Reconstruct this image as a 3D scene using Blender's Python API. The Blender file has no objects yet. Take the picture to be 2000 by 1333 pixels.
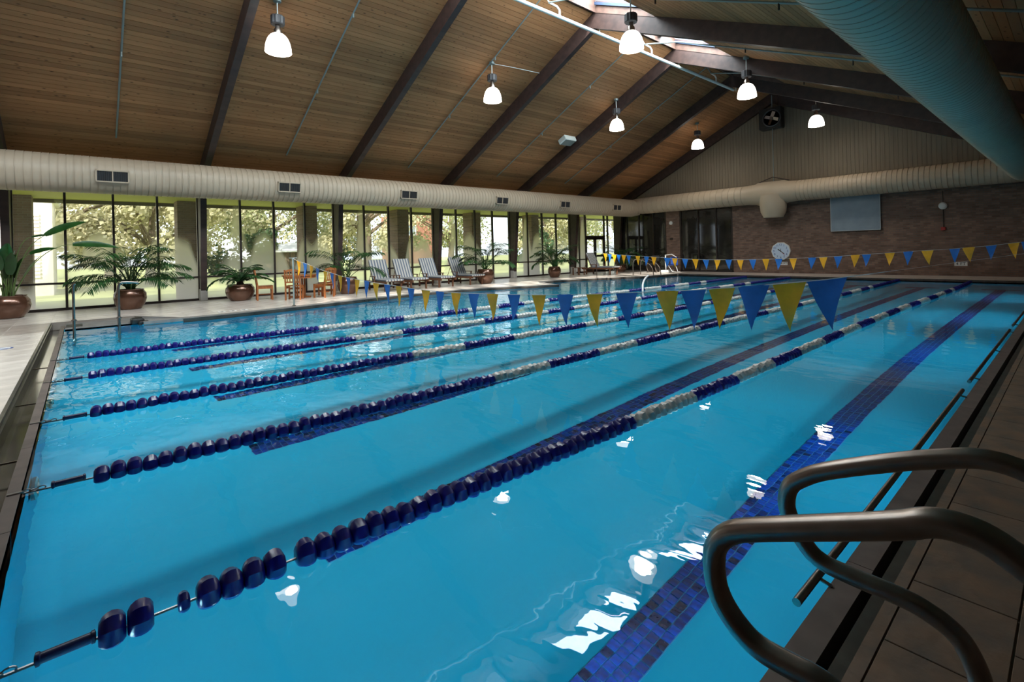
import bpy, bmesh, math, random
from mathutils import Vector, Matrix
random.seed(7)
PI = math.pi
SC = bpy.context.scene
COL = SC.collection
R = math.radians

# ------------------------------------------------------------------ camera
cam = bpy.data.cameras.new('camera')
cam.sensor_width = 36.0
cam.lens = 17.406
cam.shift_x = 0.0022
cam.shift_y = -0.0882
cam.clip_end = 500
cam_ob = bpy.data.objects.new('camera', cam)
COL.objects.link(cam_ob)
cam_ob.matrix_world = (Matrix.Translation((0, 0, 1.42)) @ Matrix.Rotation(math.atan2(1119.6, 967.0), 4, 'Z')
                       @ Matrix.Rotation(R(90), 4, 'X') @ Matrix.Rotation(-math.atan(0.025), 4, 'Z'))
SC.camera = cam_ob

# ------------------------------------------------------------------ world, sun, exposure
SKY = 3.0
SUN = 11.0
LAMP = 60.0
POOL_LAMP = 0.27
EXPOSURE = -0.12
SKYLIGHT = 3700.0
w = bpy.data.worlds.new('world')
SC.world = w
w.use_nodes = True
nt = w.node_tree
bg = nt.nodes['Background']
tc = nt.nodes.new('ShaderNodeTexCoord')
nz = nt.nodes.new('ShaderNodeTexNoise'); nz.inputs['Scale'].default_value = 2.2; nz.inputs['Detail'].default_value = 4
rp = nt.nodes.new('ShaderNodeValToRGB')
rp.color_ramp.elements[0].position = 0.35; rp.color_ramp.elements[0].color = (0.62, 0.78, 1.0, 1)
rp.color_ramp.elements[1].position = 0.7; rp.color_ramp.elements[1].color = (1.0, 0.99, 0.97, 1)
nt.links.new(tc.outputs['Generated'], nz.inputs['Vector'])
nt.links.new(nz.outputs['Fac'], rp.inputs['Fac'])
nt.links.new(rp.outputs['Color'], bg.inputs['Color'])
bg.inputs['Strength'].default_value = SKY
sl = bpy.data.lights.new('sun', 'SUN'); sl.energy = SUN; sl.angle = R(1.5); sl.color = (1.0, 0.95, 0.88)
so = bpy.data.objects.new('sun', sl); COL.objects.link(so)
so.rotation_euler = Vector((0.75, -1.0, 0.95)).to_track_quat('Z', 'Y').to_euler()
SC.view_settings.view_transform = 'Standard'
SC.view_settings.look = 'None'
SC.view_settings.exposure = EXPOSURE
SC.view_settings.gamma = 1.0
SC.view_settings.use_curve_mapping = False
cy = SC.cycles
cy.use_denoising = True
cy.max_bounces = 10
cy.diffuse_bounces = 3
cy.glossy_bounces = 4
cy.transmission_bounces = 8
cy.transparent_max_bounces = 24
cy.caustics_reflective = False
cy.caustics_refractive = True
cy.blur_glossy = 1.0
cy.sample_clamp_indirect = 2.5
cy.sample_clamp_direct = 0.0

# daylight falling through the ridge skylights, its rays refracted by the water
for yy in (-2.85, 0.71, 5.09, 9.47, 13.85):
    al_ = bpy.data.lights.new('skylight_daylight', 'AREA'); al_.shape = 'RECTANGLE'; al_.size = 1.8; al_.size_y = 4.0 if yy > 0 else 2.0
    al_.energy = SKYLIGHT / 5; al_.color = (0.86, 0.94, 1.0); al_.cycles.is_caustics_light = True
    ao = bpy.data.objects.new('skylight_daylight', al_); COL.objects.link(ao); ao.location = (-8.27, yy, 8.42); ao.rotation_euler = (0, math.atan(0.438), 0)

# ------------------------------------------------------------------ helpers
def lin(c):
    return tuple(((x / 255.0) / 12.92 if x / 255.0 <= 0.04045 else ((x / 255.0 + 0.055) / 1.055) ** 2.4) for x in c)

class MB:
    """collects faces, links them as one mesh object"""
    def __init__(s):
        s.v = []; s.f = []; s.sm = []
    def quad(s, pts, smooth=False):
        b = len(s.v); s.v += [tuple(p) for p in pts]; s.f.append(tuple(range(b, b + len(pts)))); s.sm.append(smooth)
    def mesh(s, v, f, smooth=False):
        b = len(s.v); s.v += [tuple(p) for p in v]
        for q in f: s.f.append(tuple(b + i for i in q)); s.sm.append(smooth)
        return s
    def box(s, x0, x1, y0, y1, z0, z1, M=None, bev=0.0):
        if bev > 0:
            bm = bmesh.new(); bmesh.ops.create_cube(bm, size=1)
            for q in bm.verts: q.co = Vector(((x0 + x1) / 2 + q.co.x * (x1 - x0), (y0 + y1) / 2 + q.co.y * (y1 - y0), (z0 + z1) / 2 + q.co.z * (z1 - z0)))
            bmesh.ops.bevel(bm, geom=bm.edges[:], offset=bev, segments=1, affect='EDGES')
            v = [q.co.copy() for q in bm.verts]; f = [[q.index for q in g.verts] for g in bm.faces]; bm.free()
        else:
            v = [Vector(p) for p in ((x0, y0, z0), (x1, y0, z0), (x1, y1, z0), (x0, y1, z0), (x0, y0, z1), (x1, y0, z1), (x1, y1, z1), (x0, y1, z1))]
            f = [(0, 3, 2, 1), (4, 5, 6, 7), (0, 1, 5, 4), (1, 2, 6, 5), (2, 3, 7, 6), (3, 0, 4, 7)]
        if M is not None: v = [M @ p for p in v]
        return s.mesh(v, f)
    def prism(s, poly, axis, a, b):
        """poly: 2-D points in the plane across the axis ('x','y','z'), swept from a to b"""
        def P(p, t): return {'x': (t, p[0], p[1]), 'y': (p[0], t, p[1]), 'z': (p[0], p[1], t)}[axis]
        n = len(poly)
        v = [P(p, a) for p in poly] + [P(p, b) for p in poly]
        f = [tuple(range(n))[::-1], tuple(range(n, 2 * n))] + [(i, (i + 1) % n, n + (i + 1) % n, n + i) for i in range(n)]
        return s.mesh(v, f)
    def tube(s, path, r, n=10, caps=True, smooth=True):
        path = [Vector(p) for p in path]; m = len(path)
        rr = r if isinstance(r, (list, tuple)) else [r] * m
        t0 = (path[1] - path[0]).normalized()
        u = t0.orthogonal().normalized(); v = []; f = []
        for i, p in enumerate(path):
            t = ((path[min(i + 1, m - 1)] - path[i]).normalized() + (path[i] - path[max(i - 1, 0)]).normalized())
            t = t.normalized() if t.length > 1e-6 else t0
            u = (u - t * u.dot(t)); u = u.normalized() if u.length > 1e-6 else t.orthogonal().normalized()
            q = t.cross(u)
            for k in range(n):
                a = 2 * PI * k / n
                v.append(p + (u * math.cos(a) + q * math.sin(a)) * rr[i])
        for i in range(m - 1):
            for k in range(n):
                f.append((i * n + k, i * n + (k + 1) % n, (i + 1) * n + (k + 1) % n, (i + 1) * n + k))
        s.mesh(v, f, smooth)
        if caps:
            s.mesh(v[:n], [tuple(range(n))[::-1]]); s.mesh(v[-n:], [tuple(range(n))])
        return s
    def lathe(s, prof, c=(0, 0, 0), n=20, axis='z', smooth=True, mod=None):
        v = []; f = []; m = len(prof)
        for (r, h) in prof:
            for k in range(n):
                a = 2 * PI * k / n; q = r * (mod(a) if mod else 1)
                p = {'z': (q * math.cos(a), q * math.sin(a), h), 'y': (q * math.cos(a), h, q * math.sin(a)), 'x': (h, q * math.cos(a), q * math.sin(a))}[axis]
                v.append(Vector(p) + Vector(c))
        for i in range(m - 1):
            for k in range(n):
                f.append((i * n + k, i * n + (k + 1) % n, (i + 1) * n + (k + 1) % n, (i + 1) * n + k))
        s.mesh(v, f, smooth)
        for i in (0, m - 1):
            if prof[i][0] > 1e-4: s.mesh(v[i * n:(i + 1) * n], [tuple(range(n))])
        return s
    def data(s, name, mat=None):
        me = bpy.data.meshes.new(name)
        me.from_pydata(s.v, [], s.f)
        me.polygons.foreach_set('use_smooth', s.sm)
        if mat: me.materials.append(mat)
        me.update()
        bm = bmesh.new(); bm.from_mesh(me); bmesh.ops.recalc_face_normals(bm, faces=bm.faces); bm.to_mesh(me); bm.free()
        if any(s.sm): me.set_sharp_from_angle(angle=R(32))
        return me
    def ob(s, name, mat, parent=None):
        return link(name, s.data(name, mat), parent)

def link(name, data, parent=None):
    o = bpy.data.objects.new(name, data); COL.objects.link(o)
    if parent: o.parent = parent
    return o
def tag(o, label=None, cat=None, group=None, kind=None):
    if label: o['label'] = label
    if cat: o['category'] = cat
    if group: o['group'] = group
    if kind: o['kind'] = kind
    return o
def empty(name, loc=(0, 0, 0), rz=0.0):
    o = bpy.data.objects.new(name, None); COL.objects.link(o); o.location = loc; o.rotation_euler = (0, 0, rz); o.empty_display_size = 0.1
    return o
def copy_tree(o, parent=None):
    c = o.copy(); COL.objects.link(c); c.parent = parent
    for ch in o.children: copy_tree(ch, c)
    return c
def struct(o, label=None):
    o['kind'] = 'structure'
    if label: o['label'] = label
    return o
def arc(c, r, a0, a1, n, plane='xz'):
    out = []
    for i in range(n + 1):
        a = R(a0 + (a1 - a0) * i / n)
        p = (c[0] + r * math.cos(a), c[1] + r * math.sin(a))
        out.append(p)
    return out

# ------------------------------------------------------------------ materials
MATS = {}
def mat(name, col, rough=0.6, metal=0.0, spec=0.5, var=0.0, vscale=3.0, bump=0.0, bscale=30.0, emit=None, estr=0.0, objrand=0.0, trans=0.0, sss=0.0, coat=0.0, stretch=None, col2=None):
    m = bpy.data.materials.new(name); m.use_nodes = True
    nt = m.node_tree; b = nt.nodes['Principled BSDF']; L = nt.links
    b.inputs['Roughness'].default_value = rough; b.inputs['Metallic'].default_value = metal
    b.inputs['Specular IOR Level'].default_value = spec; b.inputs['Coat Weight'].default_value = coat
    b.inputs['Transmission Weight'].default_value = trans
    b.inputs['Base Color'].default_value = (*col, 1)
    tc = nt.nodes.new('ShaderNodeTexCoord'); mp = nt.nodes.new('ShaderNodeMapping')
    L.new(tc.outputs['Object'], mp.inputs['Vector'])
    if stretch: mp.inputs['Scale'].default_value = stretch
    last = None
    if var > 0 or col2:
        n = nt.nodes.new('ShaderNodeTexNoise'); n.inputs['Scale'].default_value = vscale; n.inputs['Detail'].default_value = 5
        L.new(mp.outputs['Vector'], n.inputs['Vector'])
        mx = nt.nodes.new('ShaderNodeMix'); mx.data_type = 'RGBA'
        mr = nt.nodes.new('ShaderNodeMapRange'); mr.inputs['From Min'].default_value = 0.32; mr.inputs['From Max'].default_value = 0.68
        L.new(n.outputs['Fac'], mr.inputs['Value']); L.new(mr.outputs['Result'], mx.inputs['Factor'])
        c2 = col2 if col2 else tuple(min(1, x * (1 + var)) for x in col)
        c1 = col if col2 else tuple(x * (1 - var) for x in col)
        mx.inputs['A'].default_value = (*c1, 1); mx.inputs['B'].default_value = (*c2, 1)
        last = mx.outputs['Result']
    if objrand > 0:
        oi = nt.nodes.new('ShaderNodeObjectInfo'); mr2 = nt.nodes.new('ShaderNodeMapRange')
        mr2.inputs['To Min'].default_value = 1 - objrand; mr2.inputs['To Max'].default_value = 1 + objrand
        L.new(oi.outputs['Random'], mr2.inputs['Value'])
        vm = nt.nodes.new('ShaderNodeVectorMath'); vm.operation = 'SCALE'
        if last: L.new(last, vm.inputs[0])
        else: vm.inputs[0].default_value = col
        L.new(mr2.outputs['Result'], vm.inputs['Scale']); last = vm.outputs['Vector']
    if last: L.new(last, b.inputs['Base Color'])
    if bump > 0:
        n2 = nt.nodes.new('ShaderNodeTexNoise'); n2.inputs['Scale'].default_value = bscale; n2.inputs['Detail'].default_value = 4
        L.new(mp.outputs['Vector'], n2.inputs['Vector'])
        bp = nt.nodes.new('ShaderNodeBump'); bp.inputs['Strength'].default_value = bump; bp.inputs['Distance'].default_value = 0.02
        L.new(n2.outputs['Fac'], bp.inputs['Height']); L.new(bp.outputs['Normal'], b.inputs['Normal'])
    if emit:
        b.inputs['Emission Color'].default_value = (*emit, 1); b.inputs['Emission Strength'].default_value = estr
    MATS[name] = m
    return m

# wood planks of the ceiling: every plank its own tone, with knots
def plank_mat(name, c1, c2):
    m = bpy.data.materials.new(name); m.use_nodes = True; nt = m.node_tree; L = nt.links; b = nt.nodes['Principled BSDF']
    b.inputs['Roughness'].default_value = 0.62; b.inputs['Specular IOR Level'].default_value = 0.25
    tc = nt.nodes.new('ShaderNodeTexCoord'); oi = nt.nodes.new('ShaderNodeObjectInfo')
    ad = nt.nodes.new('ShaderNodeVectorMath'); ad.operation = 'MULTIPLY_ADD'; ad.inputs[1].default_value = (1, 1, 1)
    cx = nt.nodes.new('ShaderNodeVectorMath'); cx.operation = 'SCALE'; cx.inputs[0].default_value = (13.7, 41.3, 7.1)
    L.new(oi.outputs['Random'], cx.inputs['Scale']); L.new(tc.outputs['Object'], ad.inputs[0]); L.new(cx.outputs['Vector'], ad.inputs[2])
    mp = nt.nodes.new('ShaderNodeMapping'); mp.inputs['Scale'].default_value = (1, 0.09, 1); L.new(ad.outputs['Vector'], mp.inputs['Vector'])
    n1 = nt.nodes.new('ShaderNodeTexNoise'); n1.inputs['Scale'].default_value = 9; n1.inputs['Detail'].default_value = 5; n1.inputs['Distortion'].default_value = 0.6; L.new(mp.outputs['Vector'], n1.inputs['Vector'])
    n3 = nt.nodes.new('ShaderNodeTexNoise'); n3.inputs['Scale'].default_value = 0.35; n3.inputs['Detail'].default_value = 2; L.new(tc.outputs['Object'], n3.inputs['Vector'])
    mp2 = nt.nodes.new('ShaderNodeMapping'); mp2.inputs['Scale'].default_value = (4.5, 2.2, 4.5); L.new(ad.outputs['Vector'], mp2.inputs['Vector'])
    vo = nt.nodes.new('ShaderNodeTexVoronoi'); vo.inputs['Scale'].default_value = 1.9; L.new(mp2.outputs['Vector'], vo.inputs['Vector'])
    kn = nt.nodes.new('ShaderNodeMapRange'); kn.inputs['From Min'].default_value = 0.05; kn.inputs['From Max'].default_value = 0.2; kn.inputs['To Min'].default_value = 0.3; kn.inputs['To Max'].default_value = 1.0
    L.new(vo.outputs['Distance'], kn.inputs['Value'])
    mx = nt.nodes.new('ShaderNodeMix'); mx.data_type = 'RGBA'; mx.inputs['A'].default_value = (*c1, 1); mx.inputs['B'].default_value = (*c2, 1)
    L.new(n1.outputs['Fac'], mx.inputs['Factor'])
    r2 = nt.nodes.new('ShaderNodeMapRange'); r2.inputs['To Min'].default_value = 0.76; r2.inputs['To Max'].default_value = 1.2; L.new(oi.outputs['Random'], r2.inputs['Value'])
    mu = nt.nodes.new('ShaderNodeMath'); mu.operation = 'MULTIPLY'; L.new(r2.outputs['Result'], mu.inputs[0]); L.new(kn.outputs['Result'], mu.inputs[1])
    r3 = nt.nodes.new('ShaderNodeMapRange'); r3.inputs['From Min'].default_value = 0.3; r3.inputs['From Max'].default_value = 0.7; r3.inputs['To Min'].default_value = 0.8; r3.inputs['To Max'].default_value = 1.15; L.new(n3.outputs['Fac'], r3.inputs['Value'])
    mu2 = nt.nodes.new('ShaderNodeMath'); mu2.operation = 'MULTIPLY'; L.new(mu.outputs[0], mu2.inputs[0]); L.new(r3.outputs['Result'], mu2.inputs[1])
    vm = nt.nodes.new('ShaderNodeVectorMath'); vm.operation = 'SCALE'; L.new(mx.outputs['Result'], vm.inputs[0]); L.new(mu2.outputs[0], vm.inputs['Scale'])
    L.new(vm.outputs['Vector'], b.inputs['Base Color'])
    return m

def brick_mat(name, c1, c2, mortar, axis='xz', sc=1.0):
    m = bpy.data.materials.new(name); m.use_nodes = True; nt = m.node_tree; L = nt.links; b = nt.nodes['Principled BSDF']
    b.inputs['Roughness'].default_value = 0.85
    tc = nt.nodes.new('ShaderNodeTexCoord'); sp = nt.nodes.new('ShaderNodeSeparateXYZ'); cb = nt.nodes.new('ShaderNodeCombineXYZ')
    L.new(tc.outputs['Object'], sp.inputs[0]); L.new(sp.outputs['X' if axis[0] == 'x' else 'Y'], cb.inputs['X']); L.new(sp.outputs['Z'], cb.inputs['Y'])
    br = nt.nodes.new('ShaderNodeTexBrick'); br.inputs['Scale'].default_value = 1.0 * sc
    br.inputs['Brick Width'].default_value = 0.21; br.inputs['Row Height'].default_value = 0.075; br.inputs['Mortar Size'].default_value = 0.008; br.inputs['Mortar Smooth'].default_value = 0.2
    br.inputs['Color1'].default_value = (*c1, 1); br.inputs['Color2'].default_value = (*c2, 1); br.inputs['Mortar'].default_value = (*mortar, 1)
    L.new(cb.outputs[0], br.inputs['Vector'])
    n = nt.nodes.new('ShaderNodeTexNoise'); n.inputs['Scale'].default_value = 2.5; n.inputs['Detail'].default_value = 5; L.new(tc.outputs['Object'], n.inputs['Vector'])
    mr = nt.nodes.new('ShaderNodeMapRange'); mr.inputs['To Min'].default_value = 0.6; mr.inputs['To Max'].default_value = 1.4; L.new(n.outputs['Fac'], mr.inputs['Value'])
    vm = nt.nodes.new('ShaderNodeVectorMath'); vm.operation = 'SCALE'; L.new(br.outputs['Color'], vm.inputs[0]); L.new(mr.outputs['Result'], vm.inputs['Scale'])
    L.new(vm.outputs['Vector'], b.inputs['Base Color'])
    bp = nt.nodes.new('ShaderNodeBump'); bp.inputs['Strength'].default_value = 0.5; bp.inputs['Distance'].default_value = 0.01; bp.invert = True
    L.new(br.outputs['Fac'], bp.inputs['Height']); L.new(bp.outputs['Normal'], b.inputs['Normal'])
    return m

def window_glass(name, fog):
    """thin pane: clear glass with reflections, and a translucent mist of condensation in arcs"""
    m = bpy.data.materials.new(name); m.use_nodes = True; nt = m.node_tree; L = nt.links; nt.nodes.remove(nt.nodes['Principled BSDF'])
    out = nt.nodes['Material Output']
    tr = nt.nodes.new('ShaderNodeBsdfTransparent'); tr.inputs['Color'].default_value = (0.93, 0.95, 0.93, 1)
    gl = nt.nodes.new('ShaderNodeBsdfGlossy'); gl.inputs['Roughness'].default_value = 0.02
    fr = nt.nodes.new('ShaderNodeFresnel'); fr.inputs['IOR'].default_value = 1.45
    m1 = nt.nodes.new('ShaderNodeMixShader'); L.new(fr.outputs[0], m1.inputs[0]); L.new(tr.outputs[0], m1.inputs[1]); L.new(gl.outputs[0], m1.inputs[2])
    if fog > 0:
        tl = nt.nodes.new('ShaderNodeBsdfTranslucent'); tl.inputs['Color'].default_value = (0.96, 0.93, 0.9, 1)
        tc = nt.nodes.new('ShaderNodeTexCoord'); sp = nt.nodes.new('ShaderNodeSeparateXYZ'); L.new(tc.outputs['Object'], sp.inputs[0])
        mp = nt.nodes.new('ShaderNodeMapping'); mp.inputs['Scale'].default_value = (1, 0.8, 0.10); L.new(tc.outputs['Object'], mp.inputs['Vector'])
        n = nt.nodes.new('ShaderNodeTexNoise'); n.inputs['Scale'].default_value = 1.0; n.inputs['Detail'].default_value = 1.5; L.new(mp.outputs['Vector'], n.inputs['Vector'])
        # height of the mist line along the wall
        h = nt.nodes.new('ShaderNodeMapRange'); h.inputs['From Min'].default_value = 0.35; h.inputs['From Max'].default_value = 0.65; h.inputs['To Min'].default_value = 0.35; h.inputs['To Max'].default_value = 3.1
        L.new(n.outputs['Fac'], h.inputs['Value'])
        sb = nt.nodes.new('ShaderNodeMath'); sb.operation = 'SUBTRACT'; L.new(h.outputs['Result'], sb.inputs[0]); L.new(sp.outputs['Z'], sb.inputs[1])
        ms = nt.nodes.new('ShaderNodeMapRange'); ms.inputs['From Min'].default_value = -0.1; ms.inputs['From Max'].default_value = 0.45; ms.inputs['To Min'].default_value = 0.06; ms.inputs['To Max'].default_value = fog; ms.interpolation_type = 'SMOOTHSTEP'
        L.new(sb.outputs[0], ms.inputs['Value'])
        m2 = nt.nodes.new('ShaderNodeMixShader'); L.new(ms.outputs['Result'], m2.inputs[0]); L.new(m1.outputs[0], m2.inputs[1]); L.new(tl.outputs[0], m2.inputs[2]); last = m2
    else: last = m1
    L.new(last.outputs[0], out.inputs['Surface'])
    return m

def water_mat():
    m = bpy.data.materials.new('pool water'); m.use_nodes = True; nt = m.node_tree; L = nt.links; nt.nodes.remove(nt.nodes['Principled BSDF'])
    out = nt.nodes['Material Output']
    g = nt.nodes.new('ShaderNodeBsdfGlass'); g.inputs['IOR'].default_value = 1.33; g.inputs['Roughness'].default_value = 0.0; g.inputs['Color'].default_value = (1, 1, 1, 1)
    tc = nt.nodes.new('ShaderNodeTexCoord')
    mp = nt.nodes.new('ShaderNodeMapping'); mp.inputs['Rotation'].default_value = (0, 0, R(20)); mp.inputs['Scale'].default_value = (0.8, 1.5, 1)
    L.new(tc.outputs['Object'], mp.inputs['Vector'])
    n = nt.nodes.new('ShaderNodeTexNoise'); n.inputs['Scale'].default_value = 2.6; n.inputs['Detail'].default_value = 2.5; n.inputs['Roughness'].default_value = 0.45; L.new(mp.outputs['Vector'], n.inputs['Vector'])
    n2 = nt.nodes.new('ShaderNodeTexNoise'); n2.inputs['Scale'].default_value = 0.45; n2.inputs['Detail'].default_value = 1; L.new(tc.outputs['Object'], n2.inputs['Vector'])
    # calmer on the near right, livelier along the window side
    sp = nt.nodes.new('ShaderNodeSeparateXYZ'); L.new(tc.outputs['Object'], sp.inputs[0])
    mr = nt.nodes.new('ShaderNodeMapRange'); mr.inputs['From Min'].default_value = -9.0; mr.inputs['From Max'].default_value = -1.0; mr.inputs['To Min'].default_value = 1.0; mr.inputs['To Max'].default_value = 0.3
    L.new(sp.outputs['X'], mr.inputs['Value'])
    a = nt.nodes.new('ShaderNodeMath'); a.operation = 'MULTIPLY_ADD'; a.inputs[1].default_value = 1.6
    L.new(n2.outputs['Fac'], a.inputs[0]); L.new(n.outputs['Fac'], a.inputs[2])
    mu = nt.nodes.new('ShaderNodeMath'); mu.operation = 'MULTIPLY'; L.new(mr.outputs['Result'], mu.inputs[0]); L.new(a.outputs[0], mu.inputs[1])
    bp = nt.nodes.new('ShaderNodeBump'); bp.inputs['Strength'].default_value = 0.55; bp.inputs['Distance'].default_value = 0.02
    L.new(mu.outputs[0], bp.inputs['Height']); L.new(bp.outputs['Normal'], g.inputs['Normal'])
    L.new(g.outputs[0], out.inputs['Surface'])
    return m

M_plank = plank_mat('ceiling plank wood', (0.26, 0.118, 0.05), (0.42, 0.205, 0.09))
M_beam = mat('dark glulam', (0.036, 0.019, 0.016), 0.55, var=0.35, vscale=6, stretch=(1, 0.3, 1))
M_frame = mat('dark bronze frame', (0.022, 0.013, 0.011), 0.4)
M_duct = mat('duct cream paint', (0.47, 0.385, 0.285), 0.5, var=0.05, vscale=1.2)
M_brick = brick_mat('end wall brick', (0.13, 0.075, 0.055), (0.23, 0.14, 0.105), (0.13, 0.11, 0.095), 'xz')
M_brickY = brick_mat('exterior brick', (0.10, 0.055, 0.04), (0.17, 0.095, 0.07), (0.16, 0.12, 0.10), 'yz')
M_siding = mat('gable siding', (0.165, 0.135, 0.095), 0.7, var=0.12, vscale=2, stretch=(6, 6, 0.3))
M_deck = mat('deck tile', (0.66, 0.585, 0.52), 0.27, var=0.14, vscale=2.2, objrand=0.05, bump=0.08, bscale=9)
M_deckR = mat('slate tile', (0.11, 0.095, 0.08), 0.5, col2=(0.21, 0.135, 0.085), vscale=5.5, objrand=0.14, bump=0.35, bscale=12)
M_grout = mat('grout', (0.22, 0.19, 0.16), 0.8, var=0.1)
M_coping = mat('grey coping', (0.20, 0.19, 0.18), 0.55, var=0.18, vscale=5)
M_curb = mat('gutter curb', (0.115, 0.09, 0.08), 0.5, var=0.2, vscale=7)
M_steel = mat('gutter steel', (0.12, 0.115, 0.105), 0.3, metal=0.8, var=0.25, vscale=8)
M_slot = mat('gutter channel', (0.03, 0.028, 0.026), 0.5, var=0.3)
M_slotwet = mat('wet channel', (0.045, 0.038, 0.032), 0.12, spec=0.8, var=0.5, vscale=3)
M_bar = mat('skylight bar', (0.02, 0.04, 0.085), 0.5)
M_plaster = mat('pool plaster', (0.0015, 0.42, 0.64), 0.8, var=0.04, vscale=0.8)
M_tile = mat('cobalt tile', (0.0, 0.03, 0.21), 0.25, objrand=0.88, var=0.5, vscale=30)
M_tileg = mat('lane line tiles', (0.001, 0.03, 0.19), 0.3, var=0.6, vscale=14)
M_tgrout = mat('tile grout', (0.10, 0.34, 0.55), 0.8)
M_float_b = mat('blue float', (0.005, 0.006, 0.13), 0.28, spec=0.6)
M_float_w = mat('white float', (0.46, 0.46, 0.44), 0.32, spec=0.6)
M_cable = mat('steel cable', (0.3, 0.3, 0.3), 0.35, metal=0.9)
M_navy = mat('dark navy sleeve', (0.006, 0.009, 0.06), 0.4)
M_rail = mat('brushed stainless', (0.32, 0.28, 0.25), 0.3, metal=1.0, var=0.1, vscale=20)
M_flag_b = mat('blue pennant', (0.012, 0.14, 0.48), 0.5, var=0.12, vscale=9)
M_flag_y = mat('yellow pennant', (0.80, 0.36, 0.004), 0.5, var=0.1, vscale=9)
M_string = mat('white cord', (0.6, 0.6, 0.6), 0.6)
M_pot = mat('bronze glaze', (0.16, 0.075, 0.045), 0.22, metal=0.55, coat=0.5, var=0.25, vscale=3)
M_soil = mat('soil', (0.05, 0.035, 0.02), 0.9, var=0.4, vscale=20)
M_leaf = mat('palm leaf', (0.018, 0.07, 0.016), 0.45, var=0.4, vscale=4, objrand=0.35)
M_leaf2 = mat('broad leaf', (0.014, 0.065, 0.012), 0.3, var=0.3, vscale=5, objrand=0.25)
M_stem = mat('green stem', (0.10, 0.16, 0.04), 0.5, var=0.3)
M_trunk = mat('bark', (0.12, 0.085, 0.055), 0.9, var=0.35, vscale=8)
M_teak = mat('teak', (0.36, 0.12, 0.035), 0.5, var=0.3, vscale=12, stretch=(1, 1, 0.3))
M_teakd = mat('weathered teak', (0.17, 0.07, 0.035), 0.5, var=0.3, vscale=12)
M_white = mat('white paint', (0.75, 0.75, 0.74), 0.45)
M_black = mat('black', (0.01, 0.01, 0.01), 0.5)
M_dkgrey = mat('dark grey', (0.05, 0.05, 0.055), 0.5)
M_pipe = mat('galvanised pipe', (0.20, 0.25, 0.25), 0.45, metal=0.3)
M_pipeL = mat('pale pipe', (0.72, 0.80, 0.78), 0.4)
M_red = mat('red', (0.35, 0.02, 0.015), 0.5)
M_blue = mat('numeral blue', (0.02, 0.06, 0.25), 0.5)
M_screen = mat('grey blue screen', (0.20, 0.26, 0.32), 0.5, var=0.08)
M_dglass = mat('dark window glass', (0.02, 0.018, 0.016), 0.06, spec=0.7, var=0.5, vscale=1.0)
M_lawn = mat('lawn', (0.40, 0.43, 0.15), 0.9, var=0.35, vscale=0.35, bump=0.4, bscale=15)
M_eave_lawnlit = mat('eave with lawn glow', (0.34, 0.33, 0.06), 0.7)  # green light bounced off the lawn is put into the soffit colour
M_fascia = mat('fascia', (0.06, 0.045, 0.03), 0.7)
M_concrete = mat('concrete', (0.4, 0.38, 0.35), 0.8, var=0.12)
M_opal = mat('opal glass', (0.9, 0.9, 0.88), 0.4, emit=(1.0, 0.93, 0.83), estr=5.0)
M_house_w = mat('white cladding', (0.82, 0.74, 0.66), 0.7, var=0.08)
M_cover = mat('covered skylight panel', (0.20, 0.19, 0.28), 0.6)
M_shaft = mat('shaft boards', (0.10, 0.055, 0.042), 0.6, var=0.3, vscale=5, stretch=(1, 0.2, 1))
G_win = window_glass('misted window glass', 0.62)
G_door = window_glass('door glass', 0.72)

def striped():
    m = bpy.data.materials.new('striped canvas'); m.use_nodes = True; nt = m.node_tree; L = nt.links; b = nt.nodes['Principled BSDF']
    b.inputs['Roughness'].default_value = 0.85
    tc = nt.nodes.new('ShaderNodeTexCoord'); sp = nt.nodes.new('ShaderNodeSeparateXYZ'); L.new(tc.outputs['Object'], sp.inputs[0])
    mu = nt.nodes.new('ShaderNodeMath'); mu.operation = 'MULTIPLY'; mu.inputs[1].default_value = 1 / 0.11; L.new(sp.outputs['Y'], mu.inputs[0])
    fr = nt.nodes.new('ShaderNodeMath'); fr.operation = 'FRACT'; L.new(mu.outputs[0], fr.inputs[0])
    gt = nt.nodes.new('ShaderNodeMath'); gt.operation = 'GREATER_THAN'; gt.inputs[1].default_value = 0.52; L.new(fr.outputs[0], gt.inputs[0])
    mx = nt.nodes.new('ShaderNodeMix'); mx.data_type = 'RGBA'; mx.inputs['A'].default_value = (0.62, 0.60, 0.56, 1); mx.inputs['B'].default_value = (0.17, 0.20, 0.26, 1)
    L.new(gt.outputs[0], mx.inputs['Factor']); L.new(mx.outputs['Result'], b.inputs['Base Color'])
    return m
M_stripe = striped()

def leafy(name, c1, c2, tl=0.35):
    m = bpy.data.materials.new(name); m.use_nodes = True; nt = m.node_tree; L = nt.links; nt.nodes.remove(nt.nodes['Principled BSDF'])
    out = nt.nodes['Material Output']
    ge = nt.nodes.new('ShaderNodeNewGeometry')
    mx = nt.nodes.new('ShaderNodeMix'); mx.data_type = 'RGBA'; mx.inputs['A'].default_value = (*c1, 1); mx.inputs['B'].default_value = (*c2, 1)
    L.new(ge.outputs['Random Per Island'], mx.inputs['Factor'])
    d = nt.nodes.new('ShaderNodeBsdfDiffuse'); t = nt.nodes.new('ShaderNodeBsdfTranslucent'); s = nt.nodes.new('ShaderNodeMixShader'); s.inputs[0].default_value = tl
    L.new(mx.outputs['Result'], d.inputs['Color']); L.new(mx.outputs['Result'], t.inputs['Color']); L.new(d.outputs[0], s.inputs[1]); L.new(t.outputs[0], s.inputs[2]); L.new(s.outputs[0], out.inputs['Surface'])
    return m
M_oak = leafy('oak leaves yellow green', (0.30, 0.28, 0.14), (0.62, 0.57, 0.38))
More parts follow.
